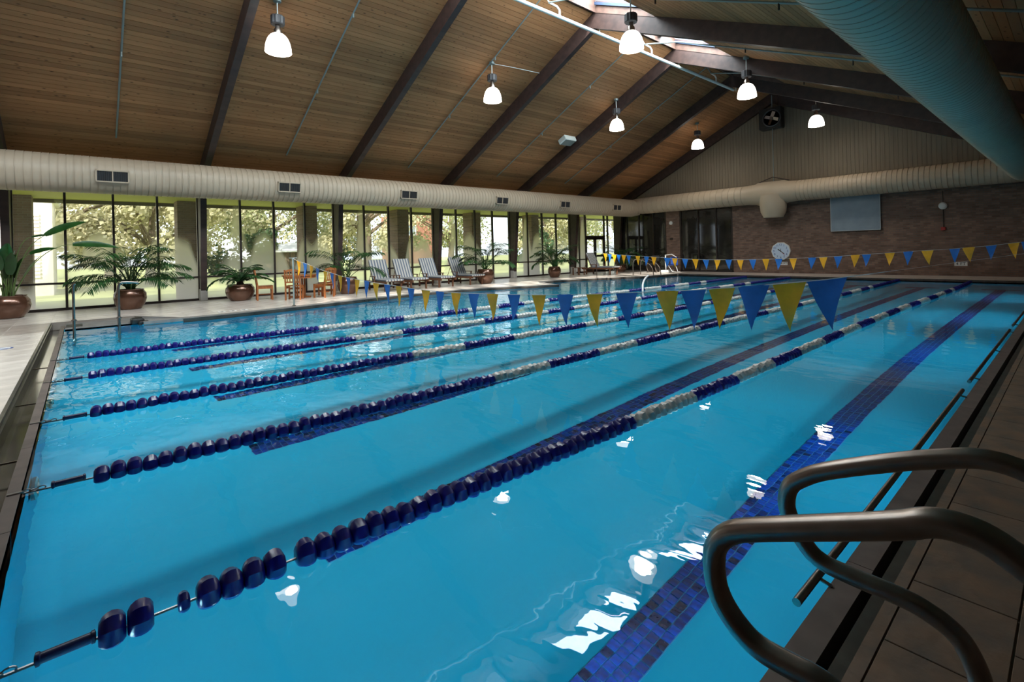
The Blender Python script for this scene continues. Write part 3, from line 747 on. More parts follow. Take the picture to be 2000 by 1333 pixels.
for i, (x, y) in enumerate(((-11.8, 3.44), (-11.8, 9.65), (-11.8, 15.86), (-11.8, 22.06), (-6.78, 9.75), (-6.78, 15.8), (-6.78, 21.95), (-6.78, 3.5))):
    o = proto if i == 0 else copy_tree(proto)
    o.location = (x, y, 5.99); tag(o, LL[i], 'lamp', 'pendant lamps under the roof')
    # stem reaches the ceiling
    zc = (zl(x) if x < XA else zr(x)) + CO
    if abs(zc - (5.99 + 1.36)) > 0.01:
        for ch in o.children:
            if ch.name.startswith('canopy'): ch.location.z = zc - 7.35
            if ch.name.startswith('stem') and zc > 7.35: ch.scale.z = 1.0 + (zc - 7.35) / 0.44; ch.location.z = 0.86 * (1 - ch.scale.z)
    lo = bpy.data.objects.new('lamp_light', lamp_light); COL.objects.link(lo); lo.parent = o; lo.location = (0, 0, 0.12)
q = MB(); q.tube([(-11.8, 9.65, 7.2), (-11.7, 10.4, 7.22), (-11.55, 11.45, 7.22)], 0.008, 6); o = q.ob('lamp_cable', M_pipeL); tag(o, 'thin pale cable from the second lamp canopy to the rafter', 'cable')

# sprinkler main and branch lines
sp = empty('sprinkler_pipe', (-9.25, 8, 7.8)); tag(sp, 'pale sprinkler main running along the ridge with risers', 'pipe')
rel(MB().tube([(-9.2, YN, 7.74), (-9.2, 20.2, 7.74)], 0.05, 12), sp).ob('main_pipe', M_pipeL, sp)
for y in YK: rel(MB().tube([(-9.2, y, 7.74), (-9.2, y, 7.95)], 0.012, 6), sp).ob('hanger_rod', M_pipeL, sp)
for y in (1.05, 5.4, 9.85, 14.25, 18.65):
    rel(MB().tube([(-9.2, y + .1, 7.74), (-9.2, y + .1, 7.93), (-9.2, y + .0, 8.0), (-9.2, y - .3, 8.02)], 0.028, 8), sp).ob('riser', M_white, sp)
    rel(MB().tube([(-9.2, y - .3, 8.02), (-9.35, y - .3, zl(-9.35) + CO - .1), (-16.9, y - .3, zl(-16.9) + CO - .07)], 0.022, 8), sp).ob('branch_pipe', M_pipe, sp)
    rel(MB().tube([(-9.2, y - .3, 8.02), (-8.0, y - .3, zr(-8.0) + CO - .14), (0.6, y - .3, zr(0.6) + CO - .08)], 0.022, 8), sp).ob('branch_pipe', M_pipe, sp)
    for x in (-11.5, -14.0): rel(MB().tube([(x, y - .3, zl(x) + CO - .08), (x, y - .3, zl(x) + CO - .2)], 0.02, 6), sp).ob('sprinkler_head', M_pipe, sp)
    for x in (-6.0, -3.5): rel(MB().tube([(x, y - .3, zr(x) + CO - .1), (x, y - .3, zr(x) + CO - .24)], 0.02, 6), sp).ob('sprinkler_head', M_frame, sp)

# ceiling speaker, fan heater, end wall fittings
spk = empty('ceiling_speaker', (-14.12, 15.55, zl(-14.12) + CO - .12), 0); tag(spk, 'pale grey box fixed under the ceiling boards beside a rafter', 'speaker')
spk.rotation_euler = (0, -a_l, 0)
MB().box(-0.22, 0.22, -0.34, 0.34, -0.12, 0.11, bev=0.03).ob('housing', M_pipeL, spk); MB().box(-0.18, 0.18, -0.3, 0.3, -0.128, -0.119).ob('front_grille', M_pipe, spk)
fh = empty('fan_heater', (-9.25, YF - 0.45, 6.7)); tag(fh, 'dark square fan heater hung at the gable peak', 'heater')
MB().box(-0.48, 0.48, -0.2, 0.25, 0, 0.95, bev=0.03).ob('housing', M_black, fh)
MB().lathe([(0.36, -0.21), (0.40, -0.24), (0.36, -0.26), (0.34, -0.21)], (0.1, 0, .45), 24, 'y').ob('fan_ring', M_dkgrey, fh)
for k in range(4):
    Mx = Matrix.Translation((0.1, -0.23, .45)) @ Matrix.Rotation(k * PI / 2 + .4, 4, 'Y') @ Matrix.Rotation(.4, 4, 'X')
    MB().box(0.04, 0.3, -0.004, 0.004, -0.08, 0.08, Mx).ob('fan_blade', M_rail, fh)
MB().lathe([(0.07, -0.3), (0.07, -0.2)], (0.1, 0, .45), 16, 'y').ob('motor_hub', M_rail, fh)
for dx in (-.3, .3): MB().tube([(dx, 0, .95), (dx, 0, 1.3)], .012, 6).ob('bracket', M_frame, fh)

ck = empty('wall_clock', (-9.12, YF - .05, 1.09)); tag(ck, 'white ten sided pool clock with blue numerals on the brick wall', 'clock')
MB().lathe([(0.42, 0.045), (0.42, -0.03), (0.40, -0.045)], n=10, axis='y', smooth=False).ob('rim', M_white, ck)
q = MB(); q.lathe([(0.385, -0.046), (0.385, -0.05)], n=10, axis='y', smooth=False); q.ob('dial', mat('dial', (0.55, 0.68, 0.85), 0.5), ck)
def text(body, size, m, parent, loc, rot, name='lettering', al='CENTER'):
    cu = bpy.data.curves.new(name, 'FONT'); cu.body = body; cu.size = size; cu.align_x = al; cu.align_y = 'CENTER'; cu.extrude = 0.002
    t = bpy.data.objects.new('tmp', cu); COL.objects.link(t)
    me = bpy.data.meshes.new_from_object(t.evaluated_get(bpy.context.evaluated_depsgraph_get())); bpy.data.objects.remove(t); bpy.data.curves.remove(cu)
    me.materials.clear(); me.materials.append(m)
    o = link(name, me, parent); o.location = loc; o.rotation_euler = rot; return o
for hnum in range(1, 13):
    a = PI / 2 - hnum * PI / 6
    text(str(hnum), 0.13, M_blue, ck, (0.295 * math.cos(a), -0.055, 0.295 * math.sin(a)), (PI / 2, 0, 0), 'numeral')
for nm, ang, ln, wd, m in (('hour_hand', 142, 0.15, 0.018, M_black), ('minute_hand', -38, 0.20, 0.014, M_black), ('second_hand', -46, 0.27, 0.006, M_red), ('fourth_hand', 88, 0.12, 0.01, M_dkgrey)):
    Mx = Matrix.Translation((0, -0.062, 0)) @ Matrix.Rotation(-R(ang), 4, 'Y')
    MB().box(-0.03, ln, -0.002, 0.002, -wd, wd, Mx).ob('clock_hand', m, ck)
MB().lathe([(0.02, -0.07), (0.02, -0.05)], n=12, axis='y').ob('hub', M_black, ck)
def depth_plate(x, z, w_, lab):
    r = empty('depth_sign', (x, YF - .012, z)); tag(r, lab, 'sign')
    MB().box(-w_ / 2, w_ / 2, 0, 0.012, -.075, .075).ob('plate', M_white, r)
    text('4 FT', 0.15, M_black, r, (0, -0.004, 0), (PI / 2, 0, 0))
    return r
depth_plate(-2.95, 0.52, 0.36, 'white 4 FT depth plate low on the brick wall below the alarm bell')
depth_plate(-9.02, 0.52, 0.30, 'small white 4 FT depth plate just under the clock')
bd = empty('wall_screen', (-6.19, YF - .12, 2.66)); tag(bd, 'flat grey blue screen panel on the brick wall below the duct', 'screen')
MB().box(-0.86, 0.86, 0, 0.04, -0.74, 0.74).ob('panel', M_screen, bd)
for bx in ((-0.88, -0.86, -.005, .045, -.76, .76), (0.86, .88, -.005, .045, -.76, .76), (-.88, .88, -.005, .045, -.76, -.74)): MB().box(*bx).ob('edge_trim', mat('trimgrey', (0.45, 0.5, 0.52), 0.5) if 'trimgrey' not in MATS else MATS['trimgrey'], bd)
al = empty('alarm_bell', (-3.41, YF - .04, 2.70)); tag(al, 'round white alarm bell on a conduit with a red box below', 'alarm')
MB().lathe([(0.13, 0.03), (0.13, -0.03), (0.09, -0.07), (0.02, -0.08)], n=24, axis='y').ob('bell', M_white, al)
MB().tube([(0, 0.02, 0.55), (0, 0.02, -0.84)], 0.014, 6).ob('conduit', M_frame, al)
MB().box(-0.07, 0.07, -0.05, 0.03, -0.92, -0.80, bev=.01).ob('pull_box', M_red, al)
ds = empty('wall_speaker', (-14.74, YF - .04, 2.72)); tag(ds, 'small round white fitting on the narrow brick pier', 'fitting')
MB().lathe([(0.1, 0.03), (0.1, -0.02), (0.06, -0.04)], n=20, axis='y').ob('cover', M_white, ds)
ds = empty('fire_pull', (-14.73, YF - .04, 1.85)); tag(ds, 'small dark pull box on the narrow brick pier', 'fitting')
MB().box(-.08, .08, -.03, .03, -.05, .05, bev=.01).ob('box', M_frame, ds)

# ------------------------------------------------------------------ lane ropes
prof = [(0.018, -0.0425), (0.042, -0.041), (0.058, -0.031), (0.067, -0.016), (0.070, 0.0), (0.067, 0.016), (0.058, 0.031), (0.042, 0.041), (0.018, 0.0425)]
fl_b = MB().lathe(prof, n=16, axis='y', mod=lambda a: 1.0 + 0.05 * math.cos(8 * a)).data('float_disc', M_float_b)
fl_w = MB().lathe(prof, n=16, axis='y', mod=lambda a: 1.0 + 0.05 * math.cos(8 * a)).data('float_disc', M_float_w)
RX = [(-2.43, 'nearest lane rope, blue floats with white bands, widest gap near its start'), (-4.25, 'second lane rope from the camera, blue and white floats'), (-5.98, 'middle lane rope of the five, blue and white floats'),
      (-7.9, 'fourth lane rope from the camera, second from the window side'), (-9.6, 'lane rope nearest the windows, blue and white floats')]
PIT = 0.0862
for ri, (rx, lab) in enumerate(RX):
    root = empty('lane_rope', (rx, 0, 0.012)); tag(root, lab, 'lane rope', 'floating lane ropes')
    def wob(y, ri=ri): return 0.035 * math.sin(y * 0.42 + ri * 1.7) * (1 if ri else 1.2)
    y = 0.07 if ri else 0.06
    y_end = 21.85
    k = 0
    while y < y_end:
        if ri == 0 and k in (2, 3) : # a slipped float leaves a gap near the start
            if k == 2: y += 0.055
        white = 3.35 <= y < 18.25 and int((y - 3.35) / 0.903) % 2 == 0
        o = link('float_disc', fl_w if white else fl_b, root)
        o.location = (wob(y), y, 0.006 * math.sin(k * 1.3)); o.rotation_euler = (0, random.uniform(0, PI), random.uniform(-.05, .05))
        if ri == 0 and k == 2: o.scale = (0.62, 0.5, 0.62)
        y += PIT * (1.0 if ri else 1.0); k += 1
        if ri == 0 and k in (7,): y += 0.05
    pts = [(wob(t) if t > 0 else wob(0) * (t + .3) / .3, t, 0.0) for t in [-0.30 + i * 0.5 for i in range(45)]] + [(wob(21.9), 21.98, 0)]
    MB().tube(pts, 0.006, 6).ob('cable', M_cable, root)
    sy0 = {0: -0.155, 1: -0.175, 2: -0.16, 3: -0.19, 4: -0.17}[ri]
    sl_ = MB(); sl_.lathe([(0.012, sy0), (0.024, sy0 + .004), (0.024, sy0 + .014), (0.019, sy0 + .018), (0.019, sy0 + .152), (0.023, sy0 + .155), (0.023, sy0 + .165), (0.012, sy0 + .168)], (0, 0, 0.01), 14, 'y'); sl_.ob('tension_sleeve', M_navy, root)
    for j in range(3):
        c = MB(); a0 = -0.285 + j * 0.034
        ring = [(0.011 * math.cos(t) if j % 2 else 0, a0 + 0.019 * math.sin(t), (0 if j % 2 else 0.011 * math.cos(t)) + 0.01) for t in [i * 2 * PI / 12 for i in range(13)]]
        c.tube(ring, 0.0035, 5, caps=False).ob('chain_link', M_cable, root)
    b2 = MB(); b2.box(-0.012, 0.012, -0.37, -0.295, 0.008, 0.016); b2.ob('anchor_hook', M_cable, root)

# ------------------------------------------------------------------ pennant lines
def catenary(pts):
    def f(x):
        for i in range(len(pts) - 1):
            if pts[i][0] <= x <= pts[i + 1][0]:
                t = (x - pts[i][0]) / (pts[i + 1][0] - pts[i][0]); return pts[i][1] * (1 - t) + pts[i + 1][1] * t
        return pts[0][1] if x < pts[0][0] else pts[-1][1]
    return f
near_z = catenary([(-13.93, 1.36), (-13.44, 1.27), (-12.9, 1.225), (-12.46, 1.16), (-12.04, 1.10), (-11.58, 1.05), (-11.14, 1.005), (-10.71, .96), (-10.29, .93), (-9.85, .905), (-9.39, .885), (-8.95, .86), (-8.51, .845), (-8.07, .83), (-7.63, .81), (-7.16, .80), (-6.72, .795), (-6.26, .80), (-5.81, .81), (-5.38, .825), (-4.93, .84), (-4.46, .86), (-4.01, .885), (-3.56, .915), (-3.13, .95), (-2.66, .985), (-2.38, 1.01), (-2.11, 1.04), (-1.83, 1.07), (-1.55, 1.105), (-1.28, 1.14), (-0.15, 1.34)])
near_f = [(-13.32, -13.0), (-12.84, -12.54), (-12.36, -12.11), (-11.94, -11.71), (-11.44, -11.22), (-11.04, -10.83), (-10.6, -10.37), (-10.16, -9.95), (-9.74, -9.49), (-9.28, -9.05), (-8.89, -8.63), (-8.42, -8.18), (-7.99, -7.77), (-7.57, -7.33), (-7.11, -6.84), (-6.67, -6.43), (-6.24, -5.98), (-5.8, -5.54), (-5.37, -5.12), (-4.93, -4.68), (-4.47, -4.22), (-4.04, -3.78), (-3.59, -3.36), (-3.19, -2.92), (-2.71, -2.47), (-2.45, -2.2), (-2.18, -1.94), (-1.92, -1.66), (-1.64, -1.39), (-1.39, -1.12)]
near_f = [(a * 4.3 / 4.2, c * 4.3 / 4.2) for a, c in near_f]
far_z = catenary([(-13.9, 1.25), (-13.42, 1.19), (-12.83, 1.14), (-11.76, 1.08), (-10.51, 1.0), (-9.66, .95), (-8.86, .92), (-7.58, .915), (-6.55, .94), (-5.26, .98), (-4.09, 1.06), (-3.04, 1.13), (-2.13, 1.19), (-1.49, 1.25), (-1.07, 1.31), (-0.15, 1.42)])
far_f = [(-13.12, -12.94), (-12.88, -12.7), (-12.67, -12.45), (-12.43, -12.24), (-12.2, -11.98), (-11.95, -11.75), (-11.54, -11.32), (-11.15, -10.92), (-10.83, -10.59), (-10.27, -9.99), (-9.94, -9.71), (-9.54, -9.29), (-9.14, -8.9), (-8.75, -8.51), (-8.33, -8.1), (-7.94, -7.71), (-7.54, -7.32), (-7.14, -6.91), (-6.73, -6.51), (-6.35, -6.12), (-5.93, -5.71), (-5.41, -5.18), (-5.11, -4.89), (-4.73, -4.51), (-4.32, -4.09), (-4.05, -3.83), (-3.53, -3.3), (-3.13, -2.91), (-2.75, -2.5), (-2.2, -1.99), (-1.96, -1.72), (-1.54, -1.34), (-1.16, -0.96), (-0.94, -0.78)]
far_f = [(a * 17.0 / 16.5, c * 17.0 / 16.5) for a, c in far_f]
def pennants(y, fl, zf, L_, lab, x0, x1):
    root = empty('pennant_line', (0, y, 0)); tag(root, lab, 'pennants', 'pennant lines across the pool')
    xs = [x0 + (x1 - x0) * i / 60 for i in range(61)]
    MB().tube([(x, 0, zf(x)) for x in xs], [0.004 if x < -1.0 else 0.0008 for x in xs], 5).ob('cord', M_string, root)
    for i, (a, c) in enumerate(fl):
        blue = i % 2 == 1
        if i == 21 and y > 10 or (y > 10 and i > 21 and False): pass
        w_ = c - a; n = 6; m = (a + c) / 2 + random.uniform(-.01, .01); vs = []; fs = []
        bend = random.uniform(-0.035, 0.035); ll = L_ * random.uniform(0.97, 1.04)
        for side in (0, 1):
            for r_ in range(n + 1):
                t = r_ / n
                for s in (0, .5, 1):
                    xx = a + w_ * s; zz = zf(xx) + .004
                    px = xx + (m + bend * t - xx) * t
                    py = 0.022 * math.sin(t * 4 + i) * t + 0.012 * math.sin(s * PI) * (1 - t) * (1 if i % 3 else -1) + side * 0.0016
                    vs.append((px, py, zz - ll * t))
        k = 3 * (n + 1)
        for side in (0, 1):
            for r_ in range(n):
                for s in (0, 1):
                    b0 = side * k + r_ * 3 + s; fs.append((b0, b0 + 1, b0 + 4, b0 + 3))
        q = MB(); q.mesh(vs, fs, True); me = bpy.data.meshes.new('pennant'); me.from_pydata(q.v, [], q.f); me.polygons.foreach_set('use_smooth', q.sm); me.materials.append(M_flag_b if blue else M_flag_y)
        link('pennant', me, root)
    return root
pennants(4.3, near_f, near_z, 0.375, 'nearer line of blue and yellow pennants across the pool', -13.93, -0.15)
pennants(17.0, far_f, far_z, 0.37, 'far line of blue and yellow pennants before the brick wall', -13.9, -0.15)
def stanchion(x, y, h, lab, rr=0.022, m=None):
    r = empty('stanchion', (x, y, ZD)); tag(r, lab, 'pole', 'pennant poles')
    MB().lathe([(0.05, 0), (0.05, 0.012), (0.028, 0.02)], n=16).ob('base_flange', M_rail, r)
    MB().tube([(0, 0, 0.01), (0, 0, h)], rr, 12).ob('pole', m or M_pipe, r)
    MB().tube([(0, -.1, h), (0, .1, h)], 0.01, 8).ob('crossbar', M_pipe, r)
stanchion(-13.93, 4.3, 1.29, 'grey metal pole holding the nearer pennant line by the teak table')
stanchion(-13.9, 17.0, 1.2, 'pole of the far pennant line on the window side', 0.012, M_frame)
stanchion(-0.15, 4.3, 1.28, 'pole of the nearer pennant line on the camera side')
stanchion(-0.15, 17.0, 1.36, 'pole of the far pennant line on the camera side')

# ------------------------------------------------------------------ handrails beside the camera, grab bars
def smooth_path(pts, it=2):
    for _ in range(it):
        n = [pts[0]]
        for i in range(len(pts) - 1):
            a, c = Vector(pts[i]), Vector(pts[i + 1]); n += [tuple(a.lerp(c, .25)), tuple(a.lerp(c, .75))]
        pts = n + [pts[-1]]
    return pts
R1 = [(0.26, ZD), (0.26, 0.55), (0.16, 0.78), (0.02, 0.905), (-0.065, 0.96), (-0.10, 0.98), (-0.135, 0.983), (-0.165, 0.978), (-0.20, 0.957), (-0.32, 0.905), (-0.43, 0.857), (-0.485, 0.83), (-0.518, 0.79), (-0.523, 0.74), (-0.515, 0.69), (-0.485, 0.65), (-0.44, 0.62), (-0.38, 0.62), (-0.32, 0.625), (-0.26, 0.60), (-0.19, 0.52), (-0.155, 0.42), (-0.145, 0.3), (-0.145, ZD)]
R2 = [(0.26, ZD), (0.26, 0.5), (0.16, 0.76), (0.02, 0.88), (-0.09, 0.93), (-0.155, 0.935), (-0.215, 0.915), (-0.295, 0.885), (-0.47, 0.805), (-0.525, 0.765), (-0.555, 0.735), (-0.565, 0.68), (-0.55, 0.635), (-0.525, 0.595), (-0.485, 0.555), (-0.41, 0.55), (-0.32, 0.55), (-0.265, 0.545), (-0.205, 0.52), (-0.18, 0.48), (-0.16, 0.42), (-0.15, ZD)]
for pth, y, lab in ((R1, 1.0, 'nearest curved stainless grab rail on the slate deck'), (R2, 1.5, 'second curved stainless grab rail, behind the nearest one')):
    r = empty('grab_rail', (0, y, 0)); tag(r, lab, 'handrail', 'grab rails beside the camera')
    MB().tube(smooth_path([(x, 0, z) for x, z in pth], 2), 0.0225, 20).ob('rail_tube', M_rail, r)
    for x in (pth[0][0], pth[-1][0]): MB().lathe([(0.05, ZD), (0.05, ZD + .01), (0.03, ZD + .018), (0.024, ZD + .02)], (x, 0, 0), 20).ob('base_flange', M_rail, r)
for y0, y1, lab in ((2.06, 6.1, 'steel grab bar along the gutter, nearest section'), (6.5, 10.6, 'steel grab bar along the gutter, middle section'), (11.1, 15.2, 'steel grab bar along the gutter, farthest section')):
    r = empty('grab_bar', (-0.745, y0, 0.035)); tag(r, lab, 'handrail', 'grab bars along the gutter')
    MB().tube([(0, 0, 0), (0, y1 - y0, 0)], 0.016, 14).ob('bar', M_rail, r)
    for t in (0.22, (y1 - y0) / 2, y1 - y0 - .22): MB().tube([(0, t, 0), (0.055, t, -0.012)], 0.008, 8).ob('bracket', M_rail, r)

# entry rails by the near left corner, far ladder, added tube for a white arc on the water
r = empty('entry_rail', (-12.5, -0.14, 0)); tag(r, 'upright steel rail standing in the pool corner, the left one of two', 'handrail')
MB().tube([(0, 0, -1.2), (0, 0, 0.98), (0, 0.03, 1.0)], 0.024, 12).ob('post', M_rail, r)
MB().lathe([(0.045, 0.30), (0.045, 0.315), (0.026, 0.33)], n=14).ob('collar', M_rail, r)
r = empty('entry_rail', (-12.26, 0.52, 0)); tag(r, 'upright steel rail with a bent top in the pool corner, the right one of two', 'handrail')
MB().tube(smooth_path([(0, 0, -1.2), (0, 0, 0.7), (0, 0, 0.99), (0, 0.14, 0.99), (0, 0.32, 0.97)]), 0.024, 12).ob('post', M_rail, r)
MB().lathe([(0.045, 0.30), (0.045, 0.315), (0.026, 0.33)], n=14).ob('collar', M_rail, r)
r = empty('pool_ladder', (-13.6, 20.3, 0)); tag(r, 'pale steel pool ladder at the far window side corner', 'ladder')
for dy in (0, .62):
    MB().tube(smooth_path([(-.75, dy, ZD), (-.75, dy, .62), (-.68, dy, .84), (-.5, dy, .86), (-.1, dy, .80), (.35, dy, .5), (.4, dy, 0), (.4, dy, -.9)]), 0.022, 10).ob('rail', M_rail, r)
for z in (-.3, -.6): MB().box(.32, .46, 0, .62, z - .015, z + .015).ob('step', M_white, r)
r = empty('white_arc', (-9.9, 14.6, 0)); tag(r, 'added white curved tube for an arc on the water near the far lanes', 'handrail')
MB().tube(smooth_path([(.55, -.9, -.9), (.5, -.8, 0.0), (.3, -.5, .22), (0, .1, .36), (-.4, .9, .40)]), 0.03, 10).ob('rail', M_white, r)
r = empty('pool_lift', (-14.35, 23.3, ZD)); tag(r, 'blue and white pool lift chair beside the far ladder', 'lift')
MB().box(-.25, .25, -.3, .3, 0, .12, bev=.02).ob('base', M_white, r)
MB().tube([(0, -.1, .1), (0, -.1, .92)], .035, 10).ob('mast', M_white, r)
MB().tube([(0, -.1, .9), (.45, -.25, .95), (.75, -.3, .8)], .025, 8).ob('arm', M_white, r)
MB().box(.3, .72, -.5, -.1, .38, .43, bev=.015).ob('seat', M_blue, r)
MB().box(.3, .72, -.14, -.1, .43, .82, bev=.015).ob('backrest', M_blue, r)
MB().tube([(.35, -.45, .4), (.6, -.45, .05), (.8, -.45, .05)], .016, 8).tube([(.6, -.15, .4), (.72, -.15, .05), (.85, -.15, .05)], .016, 8).ob('footrest', M_white, r)
r = empty('wheelchair', (-15.0, 23.1, ZD)); tag(r, 'small dark wheeled chair beside the far ladder', 'chair')
for dx in (-.25, .25): MB().lathe([(.28, -.015), (.3, 0), (.28, .015)], (dx, 0, .3), 24, 'x').ob('wheel', M_rail, r)
MB().box(-.22, .22, -.2, .2, .42, .47).ob('seat', M_black, r); MB().box(-.22, .22, .17, .2, .47, .9).ob('backrest', M_black, r)
MB().tube([(-.24, .2, .85), (-.24, .3, .88)], .012, 6).tube([(.24, .2, .85), (.24, .3, .88)], .012, 6).ob('push_handle', M_rail, r)

# deck markers
r = empty('deck_marker', (-11.1, -0.98, ZD + .001)); tag(r, 'small round blue and white marker set in the near deck', 'marker')
MB().lathe([(0.13, 0), (0.13, .003)], n=24).ob('ring', M_blue, r); MB().lathe([(0.10, 0.003), (0.10, .0035)], n=24).ob('disc', M_white, r)
MB().box(-.1, .1, -.014, .014, .0035, .0045, Matrix.Rotation(.8, 4, 'Z')).ob('bar', M_blue, r)
for i, y in enumerate((2.6, 2.85, 3.1)):
    r = empty('depth_tile', (-14.0, y, ZD + .001)); tag(r, 'small white deck tile by the coping lettered ' + ('4', 'F', 'T')[i], 'marker', 'depth tiles by the window side coping')
    MB().box(-.08, .08, -.08, .08, 0, .002).ob('plate', M_white, r)
    text(('4', 'F', 'T')[i], 0.15, M_black, r, (0, 0, 0.003), (0, 0, PI / 2), 'numeral')

# ------------------------------------------------------------------ furniture
def make_lounger():
    root = empty('sun_lounger')
    # long axis +x towards the feet, width along y; head at x=0
    W = 0.33
    for s in (-1, 1):
        MB().box(0.0, 1.95, s * W - .02, s * W + .02, .27, .35).ob('side_rail', M_teakd, root)
    for x, s in ((0.28, -1), (0.28, 1), (1.75, -1), (1.75, 1)):
        MB().box(x - .03, x + .03, s * (W - .02) - .025, s * (W - .02) + .025, 0, .30).ob('leg', M_teakd, root)
    for x in (0.65, 0.85, 1.05, 1.25, 1.45, 1.65, 1.85): MB().box(x - .035, x + .035, -W, W, .33, .35).ob('slat', M_teakd, root)
    MB().box(.26, .30, -W, W, .12, .17).ob('stretcher', M_teakd, root)
    ang = R(62); Mx = Matrix.Translation((0.62, 0, .35)) @ Matrix.Rotation(ang, 4, 'Y') @ Matrix.Scale(-1, 4, (1, 0, 0))
    Mb = Matrix.Translation((0.62, 0, .35)) @ Matrix.Rotation(-(PI - ang), 4, 'Y')
    MB().box(0, .80, -W, W, -.03, 0.0, Mb).ob('backrest_frame', M_teakd, root)
    c = MB().box(0, .84, -W - .01, W + .01, -.10, -.03, Mb, bev=.02).ob('back_cushion', M_stripe, root)
    MB().box(0.62, 1.93, -W - .01, W + .01, .35, .42, None, bev=.02).ob('seat_cushion', M_stripe, root)
    MB().tube([(0.1, -.25, .31), (0.34, -.25, .72)], .012, 6).tube([(0.1, .25, .31), (0.34, .25, .72)], .012, 6).ob('prop', M_teakd, root)
    for s in (-1, 1): MB().box(.55, 1.0, s * (W + .045) - .025, s * (W + .045) + .025, .50, .525).box(.93, .97, s * (W + .045) - .02, s * (W + .045) + .02, .3, .5).ob('armrest', M_teakd, root)
    return root
loun = make_lounger()
LB = ['first striped lounger from the left, next to the broad palm pot', 'second striped lounger from the left, with a dark armrest', 'third striped lounger from the left, before a dark column', 'fourth striped lounger, beside the bronze pot of an arching palm', 'lone striped lounger near the glass doors beside a low table']
for i, (x, y) in enumerate(((-17.95, 8.55), (-17.9, 9.5), (-17.9, 10.65), (-17.9, 12.05), (-17.4, 20.35))):
    o = loun if i == 0 else copy_tree(loun)
    o.location = (x, y, ZD); o.rotation_euler = (0, 0, R((-4, -2, 0, 2, 4)[i])); tag(o, LB[i], 'lounger', 'striped sun loungers by the windows')
r = empty('side_table', (-17.1, 19.45, ZD)); tag(r, 'low teak side table left of the lone lounger', 'table')
for s in (-2, -1, 0, 1, 2): MB().box(-.25, .25, s * .1 - .045, s * .1 + .045, .36, .385).ob('slat', M_teakd, r)
for sx in (-.2, .2):
    for sy in (-.2, .2): MB().box(sx - .025, sx + .025, sy - .025, sy + .025, 0, .36).ob('leg', M_teakd, r)
def make_chair():
    root = empty('dining_chair')          # front towards +x
    for x, s, h in ((.2, -1, .42), (.2, 1, .42)): MB().box(x - .022, x + .022, s * .2 - .022, s * .2 + .022, 0, h).ob('leg', M_teak, root)
    for s in (-1, 1): MB().prism([(-.24, 0), (-.195, 0), (-.185, .45), (-.26, .93), (-.30, .93), (-.23, .45)], 'y', s * .21 - .02, s * .21 + .02).ob('leg', M_teak, root)
    for k in range(5): MB().box(-.2 + k * .088, -.125 + k * .088, -.22, .22, .42, .44).ob('seat_slat', M_teak, root)
    for s in (-1, 1): MB().box(-.2, .2, s * .2 - .012, s * .2 + .012, .35, .41).ob('apron', M_teak, root)
    q = MB(); pts = [(-.21, .84), (-.1, .87), (0, .885), (.1, .87), (.21, .84), (.21, .90), (.1, .94), (0, .955), (-.1, .94), (-.21, .90)]
    q.mesh([(-.275, y, z) for y, z in pts] + [(-.25, y, z) for y, z in pts], [(0, 1, 8, 9), (1, 2, 7, 8), (2, 3, 6, 7), (3, 4, 5, 6), (10, 11, 18, 19), (11, 12, 17, 18), (12, 13, 16, 17), (13, 14, 15, 16)] + [(i, (i + 1) % 10, 10 + (i + 1) % 10, 10 + i) for i in range(10)]); q.ob('top_rail', M_teak, root)
    MB().box(-.225, -.205, -.2, .2, .52, .57).ob('back_rail', M_teak, root); MB().box(-.25, -.235, -.2, .2, .70, .725).ob('back_rail', M_teak, root)
    for k in range(5): MB().prism([(-.225, .56), (-.21, .56), (-.255, .87), (-.27, .87)], 'y', -.15 + k * .075 - .016, -.15 + k * .075 + .016).ob('back_slat', M_teak, root)
    MB().box(-.2, .2, -.012, .012, .16, .19).box(.18, .22, -.2, .2, .30, .36).ob('stretcher', M_teak, root)
    return root
ch = make_chair()
CL = ['teak chair at the left end of the round table, seen side on', 'teak chair with its arched slatted back towards the pool', 'teak chair on the right of the round table, back to the pool', 'teak chair farthest right at the round table, by the palm pot']
for i, (x, y, a) in enumerate(((-16.75, 4.3, 80), (-15.95, 4.95, 150), (-15.95, 5.85, -150), (-16.65, 6.2, -95))):
    o = ch if i == 0 else copy_tree(ch)
    o.location = (x, y, ZD); o.rotation_euler = (0, 0, R(a)); tag(o, CL[i], 'chair', 'teak dining chairs around the table')
r = empty('round_table', (-16.55, 5.3, ZD)); tag(r, 'round teak dining table among four teak chairs', 'table')
MB().lathe([(0.52, .70), (0.53, .71), (0.53, .73), (0.52, .735)], n=36).ob('tabletop', M_teak, r)
MB().lathe([(0.49, .63), (0.49, .70)], n=36).ob('apron', M_teak, r)
for a in range(4):
    Mx = Matrix.Rotation(R(45 + 90 * a), 4, 'Z'); MB().box(.14, .18, -.02, .02, 0.05, .66, Mx).ob('leg', M_teak, r); MB().box(.02, .36, -.025, .025, 0.0, .05, Mx).ob('foot', M_teak, r)

